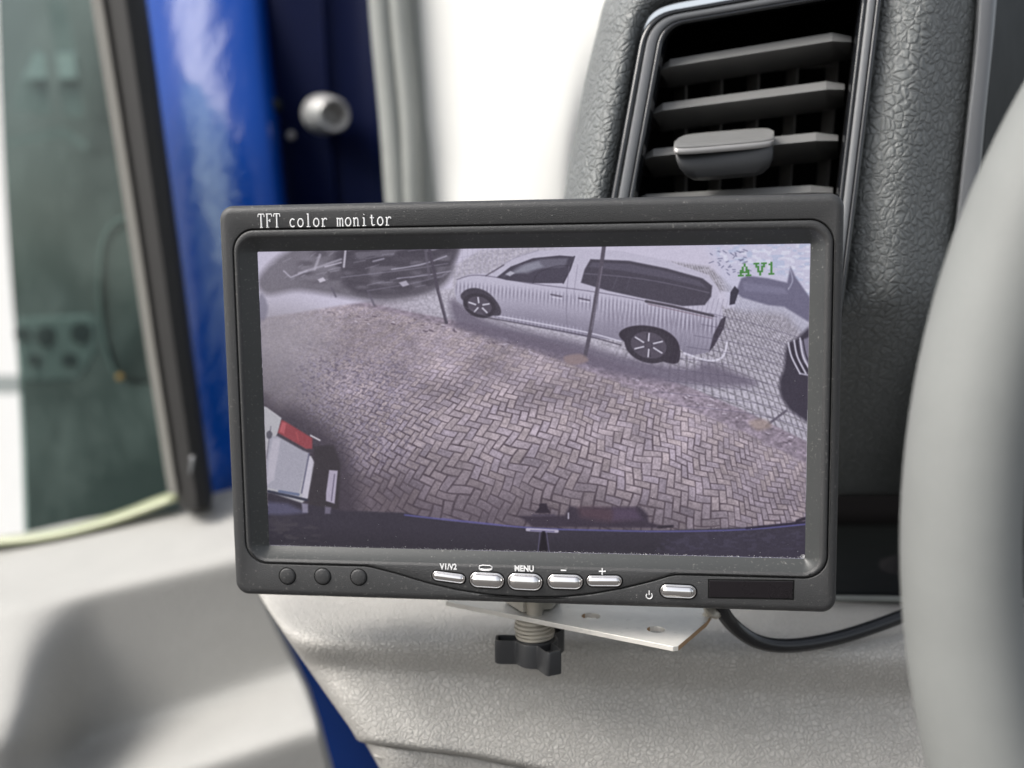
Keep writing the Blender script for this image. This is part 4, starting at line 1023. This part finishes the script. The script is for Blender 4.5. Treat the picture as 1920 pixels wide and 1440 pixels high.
rows = [[(f_-14, y, .786+max(ln(y), 0)), (f_-2, y, .855), (f_+90, y, .85), (f_+185, y, .845), (f_+250, y, .80)] for (y, a, b_, c_, d_, e_, f_) in B]
sheet('recess', rows, M['shade_blue'], bd, 60, 50, .002)
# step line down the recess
tube('recess_seam', [P(600, -80, .846), P(612, 150, .846), P(630, 400, .846), P(680, 900, .846)], .002, M['shade_blue'], bd, seg=10)
# door bolt
bc = P(600, 214, .838); ax = (P(640, 214, .79)-P(600, 212, .838)).normalized()
bolt = empty('door_bolt', bc, 'round grey steel bolt with hollow end on the shade-coloured pillar recess', 'bolt')
Lb = .034
turned('bolt_collar', [(.0145, .0), (.0150, .004), (.0150, .014), (.0135, .020), (.0115, .023)], bc, M['bolt'], bolt, n=40, ax=ax)
prof = [(.0105, .018), (.0125, .024), (.0134, .030), (.0130, .035), (.0112, .0375), (.0092, .0368), (.0076, .024), (.0050, .021), (.001, .0205)]
turned('bolt_head', prof, bc, M['bolt'], bolt, n=40, ax=ax)
o = turned('pillar_rivet', [(.0032, 0), (.0034, .002), (.002, .0042), (.0004, .0046)], P(545, 254, .842), M['bolt'], bd, n=20, ax=ax)
o = turned('pillar_plug', [(.0052, 0), (.0050, .002), (.003, .0042), (.0004, .0046)], P(516, 198, .832), M['cluster'], bd, n=20, ax=ax)

# ================================================================== THE OPEN DOOR
door = empty('vehicle_door', P(250, 1500, .62), 'open door with pale grey plastic panel and tinted window at the left', 'door')
# trim panel: a sculpted height field (shoulder, arm rest; scoop shaped to imitate a shadow)
nx, ny = 150, 170
def sstep(a, b_, x): t = np.clip((x-a)/(b_-a), 0, 1); return t*t*(3-2*t)
U = np.linspace(0, 1, nx)[None, :]*np.ones((ny, 1)); Vv = np.linspace(0, 1, ny)[:, None]*np.ones((1, nx))
ytop = lambda x: np.interp(x, [-120, 0, 150, 330, 430, 560], [1030, 1008, 975, 942, 918, 885])
def xright(y): return np.interp(y, [860, 1000, 1100, 1150, 1220, 1290, 1350, 1440, 1600], [455, 468, 490, 512, 546, 580, 600, 624, 650])
Y0 = 900+0*U; 
X = np.zeros((ny, nx)); Y = np.zeros((ny, nx))
for j in range(ny):
    v = j/(ny-1)
    for it in range(1):
        xs = np.linspace(-120, 1, nx)
    yy0 = 900+v*620
    X[j] = -130+(xright(max(yy0, 900))+130)*np.linspace(0, 1, nx)
    yt = ytop(X[j]); Y[j] = yt+v*(1560-yt)
X = np.array([[-130+(xright(Y[j, i])+130)*i/(nx-1) for i in range(nx)] for j in range(ny)])
for j in range(ny):
    yt = ytop(X[j]); Y[j] = yt+(j/(ny-1))*(1560-yt)
yT = 1118-.235*(X-85)
yC = 1372-.33*(X-240)
up = np.maximum(yT-Y, 0)*.00105
right = .60+up+np.where(Y > yT, (np.minimum(Y, yC)-yT)*.00010, 0)-np.clip(Y-yC, 0, 100)*.00062+np.clip(Y-yC-95, 0, 400)*.00012
left = .60+up-np.clip(Y-yT, 0, 260)*.00024+np.clip(Y-yT-210, 0, 400)*.00012
bl = sstep(30, 190, X+(Y-1120)*.05)
D = left*(1-bl)+right*bl
lowleft = (1-sstep(150, 300, X+(1400-Y)*.3))*sstep(1330, 1420, Y)
D = D+lowleft*.002
for _ in range(10):
    Dp = np.pad(D, 2, mode='edge'); D = sum(Dp[2+a:2+a+ny, 2+b_:2+b_+nx] for a in (-2, -1, 0, 1, 2) for b_ in (-2, -1, 0, 1, 2))/25
D[0] += .012; D[:, -1] += .02; D[:, -2] += .004
G3 = np.array([[tuple(P(X[j, i], Y[j, i], D[j, i])) for i in range(nx)] for j in range(ny)])
o = link('trim_panel', grid_mesh(G3), M['door_plastic'], door); solid(o, .004)
# window channel bar: dark rubber body with lip on the left coloured as its highlight
def bar_rings(offs, ys):
    out = []
    for y_, xl, xr in ys:
        w = xr-xl; out.append([P(xl+w*u, y_+dy*1.0, d_) for u, d_, dy in offs])
    return out
BARS = [(-90, 158, 262), (60, 182, 284), (200, 205, 302), (350, 229, 322), (500, 252, 342), (650, 274, 361), (800, 298, 382), (880, 310, 393), (925, 318, 399), (948, 326, 397), (956, 336, 390)]
offs = [(.14, .69, 0), (.18, .672, 0), (.34, .662, 0), (.6, .658, 0), (.84, .664, 0), (.98, .678, 0), (1.0, .70, 0), (.6, .71, 0)]
o = loft('window_channel', bar_rings(offs, BARS), M['rubber'], door, cap0=True, cap1=True); normals_out(o.data); autosmooth(o, 60)
offs2 = [(-.02, .684, 0), (.0, .676, 0), (.08, .667, 0), (.18, .664, 0), (.24, .668, 0), (.22, .69, 0)]
o = loft('channel_lip', bar_rings(offs2, BARS[:-2]), M['rubber_edge'], door, cap0=True, cap1=True); normals_out(o.data); autosmooth(o, 60)
sheet('clip_mark', [[(357, 855, .6575), (364, 854, .6572)], [(354, 890, .6585), (359, 890, .6582)]], M['vent_strip'], door, 4, 4, .0006)
# tinted glass
m, nt, b = new_mat('green_tinted_glass')
for n_ in list(nt.nodes):
    if n_.type != 'OUTPUT_MATERIAL': nt.nodes.remove(n_)
out = [n_ for n_ in nt.nodes if n_.type == 'OUTPUT_MATERIAL'][0]
tr = N(nt, 'ShaderNodeBsdfTransparent'); tr.inputs[0].default_value = (.54, .68, .64, 1)
gl = N(nt, 'ShaderNodeBsdfGlossy'); gl.inputs['Roughness'].default_value = .04; gl.inputs['Color'].default_value = (.40, .44, .43, 1)
fr = N(nt, 'ShaderNodeFresnel'); fr.inputs['IOR'].default_value = 1.5
mxs = N(nt, 'ShaderNodeMixShader'); nt.links.new(fr.outputs[0], mxs.inputs[0]); nt.links.new(tr.outputs[0], mxs.inputs[1]); nt.links.new(gl.outputs[0], mxs.inputs[2])
# dried dirt haze and scratches
tc = N(nt, 'ShaderNodeTexCoord'); nz = N(nt, 'ShaderNodeTexNoise', Scale=14.0, Detail=7.0, Roughness=.7); nt.links.new(tc.outputs['Object'], nz.inputs['Vector'])
rp = N(nt, 'ShaderNodeMapRange'); rp.inputs['From Min'].default_value = .45; rp.inputs['From Max'].default_value = .8; rp.inputs['To Min'].default_value = .0; rp.inputs['To Max'].default_value = .10
nt.links.new(nz.outputs[0], rp.inputs['Value'])
df = N(nt, 'ShaderNodeBsdfDiffuse'); df.inputs[0].default_value = (.35, .45, .42, 1)
mx2 = N(nt, 'ShaderNodeMixShader'); nt.links.new(rp.outputs[0], mx2.inputs[0]); nt.links.new(mxs.outputs[0], mx2.inputs[1]); nt.links.new(df.outputs[0], mx2.inputs[2]); nt.links.new(mx2.outputs[0], out.inputs[0])
M['glass'] = m
rows = [[(-6, -90, .80), (80, -90, .74), (190, -90, .70)], [(8, 300, .80), (110, 300, .74), (240, 300, .70)], [(34, 700, .80), (150, 700, .74), (300, 700, .70)], [(46, 1040, .80), (170, 1010, .74), (350, 950, .70)]]
sheet('window_glass', rows, m, door, 20, 20, 0)
for f in (0,):
    sheet('sill_edge', [[(-130, 1010, .73), (60, 998, .72), (200, 966, .715), (330, 916, .71)], [(-130, 1021, .71), (60, 1008, .70), (200, 977, .695), (330, 931, .69)]], plain('pale_lime_sill', (.40, .42, .26), .4, spec=.5, coat=.5), door, 6, 20, .003)

# ================================================================== OUTSIDE THE WINDOW
reflection_m = plain('dark_green_grey_reflection', (.034, .046, .044), .45, spec=.25, coat=.1, var=.6, vscale=5, bump=.3, bscale=20, bdist=.003)
van = empty('reflection_backing', P(150, 1100, 1.5), 'dark grey green sheet standing in for the cabin reflected in the door window', 'van')  # invented body: dark sheet stands in for the cabin reflected in the glass
sheet('backing_sheet', [[(-10, -150, 1.50), (120, -150, 1.47), (400, -150, 1.45)], [(2, 200, 1.50), (120, 200, 1.46), (400, 200, 1.43)], [(20, 520, 1.50), (140, 520, 1.46), (400, 520, 1.43)], [(40, 760, 1.50), (160, 760, 1.46), (400, 760, 1.43)], [(52, 1100, 1.50), (200, 1100, 1.47), (400, 1100, 1.45)]], reflection_m, van, 40, 30, .02)
lightp = plain('pale_teal_window_reflection', (.25, .33, .31), .3)
def outq(name, pts, d, mat, par, t=.01):
    A_ = [P(x, y, d) for x, y in pts]; Bk = [P(x, y, d+t) for x, y in pts]
    o = loft(name, [Bk, A_], mat, par, cap0=True, cap1=True, smooth=False); normals_out(o.data); return o
M['pale'] = plain('pale_green_panel', (.085, .115, .109), .6, spec=.2)
M['paler'] = plain('paler_green_panel', (.22, .27, .26), .6, spec=.2)
outq('pale_reflection', [(20, 205), (40, 150), (68, 92), (84, 100), (96, 205), (92, 215)], 1.40, M['pale'], van)  # pale shapes imitate the lighter parts of that reflection
outq('pale_reflection', [(90, 0), (122, 0), (148, 120), (156, 220), (120, 215), (104, 110)], 1.40, M['pale'], van)
outq('paler_reflection', [(42, 148), (66, 94), (84, 104), (88, 148)], 1.385, M['paler'], van)
outq('paler_reflection', [(104, 100), (138, 98), (145, 146), (110, 148)], 1.385, M['paler'], van)
outq('reflection_streak', [(14, 262), (120, 240), (165, 270), (160, 282), (118, 254), (16, 274)], 1.40, M['pale'], van)
hd = plain('dark_hole', (.035, .05, .048), .7)
mb = empty('reflected_plate', P(110, 720, 1.2), 'pale green plate with round holes standing in for a reflection in the window glass', 'plate')  # stands in for a seat bracket reflected in the glass
o = outq('plate_body', [(36, 596), (172, 590), (184, 600), (186, 650), (165, 690), (145, 715), (40, 718)], 1.15, plain('green_grey_steel', (.095, .123, .117), .6, spec=.2), mb, .02); bevel(o, .006, 3)
for (x, y, r) in ((42, 627, .008), (86, 631, .011), (153, 625, .0115), (64, 676, .007), (130, 676, .008)):
    turned('bolt_hole', [(r, 0), (r, .002), (r*.2, .0022)], P(x, y, 1.148), hd, mb, n=24, ax=(cam.location-P(x, y, 1.148)).normalized())
mir = empty('reflected_mirror_shape', P(240, 720, .95), 'dark rounded mirror shape imitating a reflection just left of the rubber bar', 'mirror')  # added shape imitating part of the reflected view
mp = [(250, 405), (222, 408), (200, 425), (187, 460), (182, 520), (184, 580), (192, 640), (206, 690), (222, 714), (250, 722), (330, 722), (330, 405)]
def off_c(pts, k): 
    cx_ = 262; cy_ = 565; return [(cx_+(x-cx_)*k, cy_+(y-cy_)*(1-(1-k)*.6)) for x, y in pts]
mmat = plain('mirror_housing_plastic', (.032, .044, .043), .5, spec=.2); mrim = plain('mirror_rim_plastic', (.08, .11, .105), .5, spec=.2)
o = loft('housing', [[P(x, y, .99) for x, y in off_c(mp, .95)], [P(x, y, .95) for x, y in mp], [P(x, y, .94) for x, y in off_c(mp, .96)], [P(x, y, .935) for x, y in off_c(mp, .8)]], mmat, mir, cap0=True, cap1=True); normals_out(o.data); autosmooth(o, 50)
tube('housing_rim', [P(x, y, .934) for x, y in off_c(mp[:9], .93)], .0022, mrim, mir, seg=10)
amb = plain('amber_lamp', (.7, .35, .08), .3)
turned('indicator_lamp', [(.003, 0), (.003, .002), (.001, .003)], P(225, 707, .93), amb, mir, n=16, ax=(cam.location-P(225, 707, .93)).normalized())
wall = outq('backdrop_wall', [(-900, -700), (900, -700), (900, 1500), (-900, 1500)], 4.0, plain('backdrop_white', (.82, .82, .80), .9, bump=.3, bscale=40, bdist=.003), None, .2)  # added white surface, stands in for overexposed brightness outside
tag(wall, 'added white wall standing in for the blown-out brightness past the left edge of the window', 'wall')
rail = outq('grey_rail', [(-300, 702), (38, 704), (44, 716), (40, 738), (-300, 742)], 1.9, plain('pale_grey_rail', (.30, .33, .32), .5), None, .04)
tag(rail, 'pale grey horizontal rail crossing the white gap at the left edge', 'rail')
g = link('ground', mesh([(-150, -150, 0), (150, -150, 0), (150, 150, 0), (-150, 150, 0)], [(0, 1, 2, 3)]), plain('paved_yard', (.075, .070, .066), .9, vscale=3, var=.2), None, smooth=False)
tag(g, kind='structure')

# ================================================================== STEERING WHEEL
wd = .230; cw_ = P(3475, 1030, wd); Rw = (3475-1800)/FPX*wd; rw = 105/FPX*wd
whl = empty('steering_wheel', cw_, 'out of focus grey steering wheel rim in the right foreground', 'steering wheel')
a1 = (P(3475+100, 1030, wd)-P(3475, 1030, wd)).normalized(); a2 = (P(3475, 1030-100, wd)-P(3475, 1030, wd)).normalized(); a3 = a1.cross(a2)
NBG, NSM = 220, 32; V = []; F = []
for i in range(NBG):
    t = 2*math.pi*i/NBG; rd = a1*math.cos(t)+a2*math.sin(t); c_ = cw_+rd*Rw
    for j in range(NSM):
        s = 2*math.pi*j/NSM; V.append(c_+rd*(rw*math.cos(s))+a3*(rw*1.15*math.sin(s)))
for i in range(NBG):
    for j in range(NSM): F.append((i*NSM+j, ((i+1) % NBG)*NSM+j, ((i+1) % NBG)*NSM+(j+1) % NSM, i*NSM+(j+1) % NSM))
me = mesh(V, F); normals_out(me); link('rim', me, M['wheel'], whl)

for o in COL.objects:
    if o.parent is None and 'category' in o and 'kind' not in o: o['kind'] = 'thing'
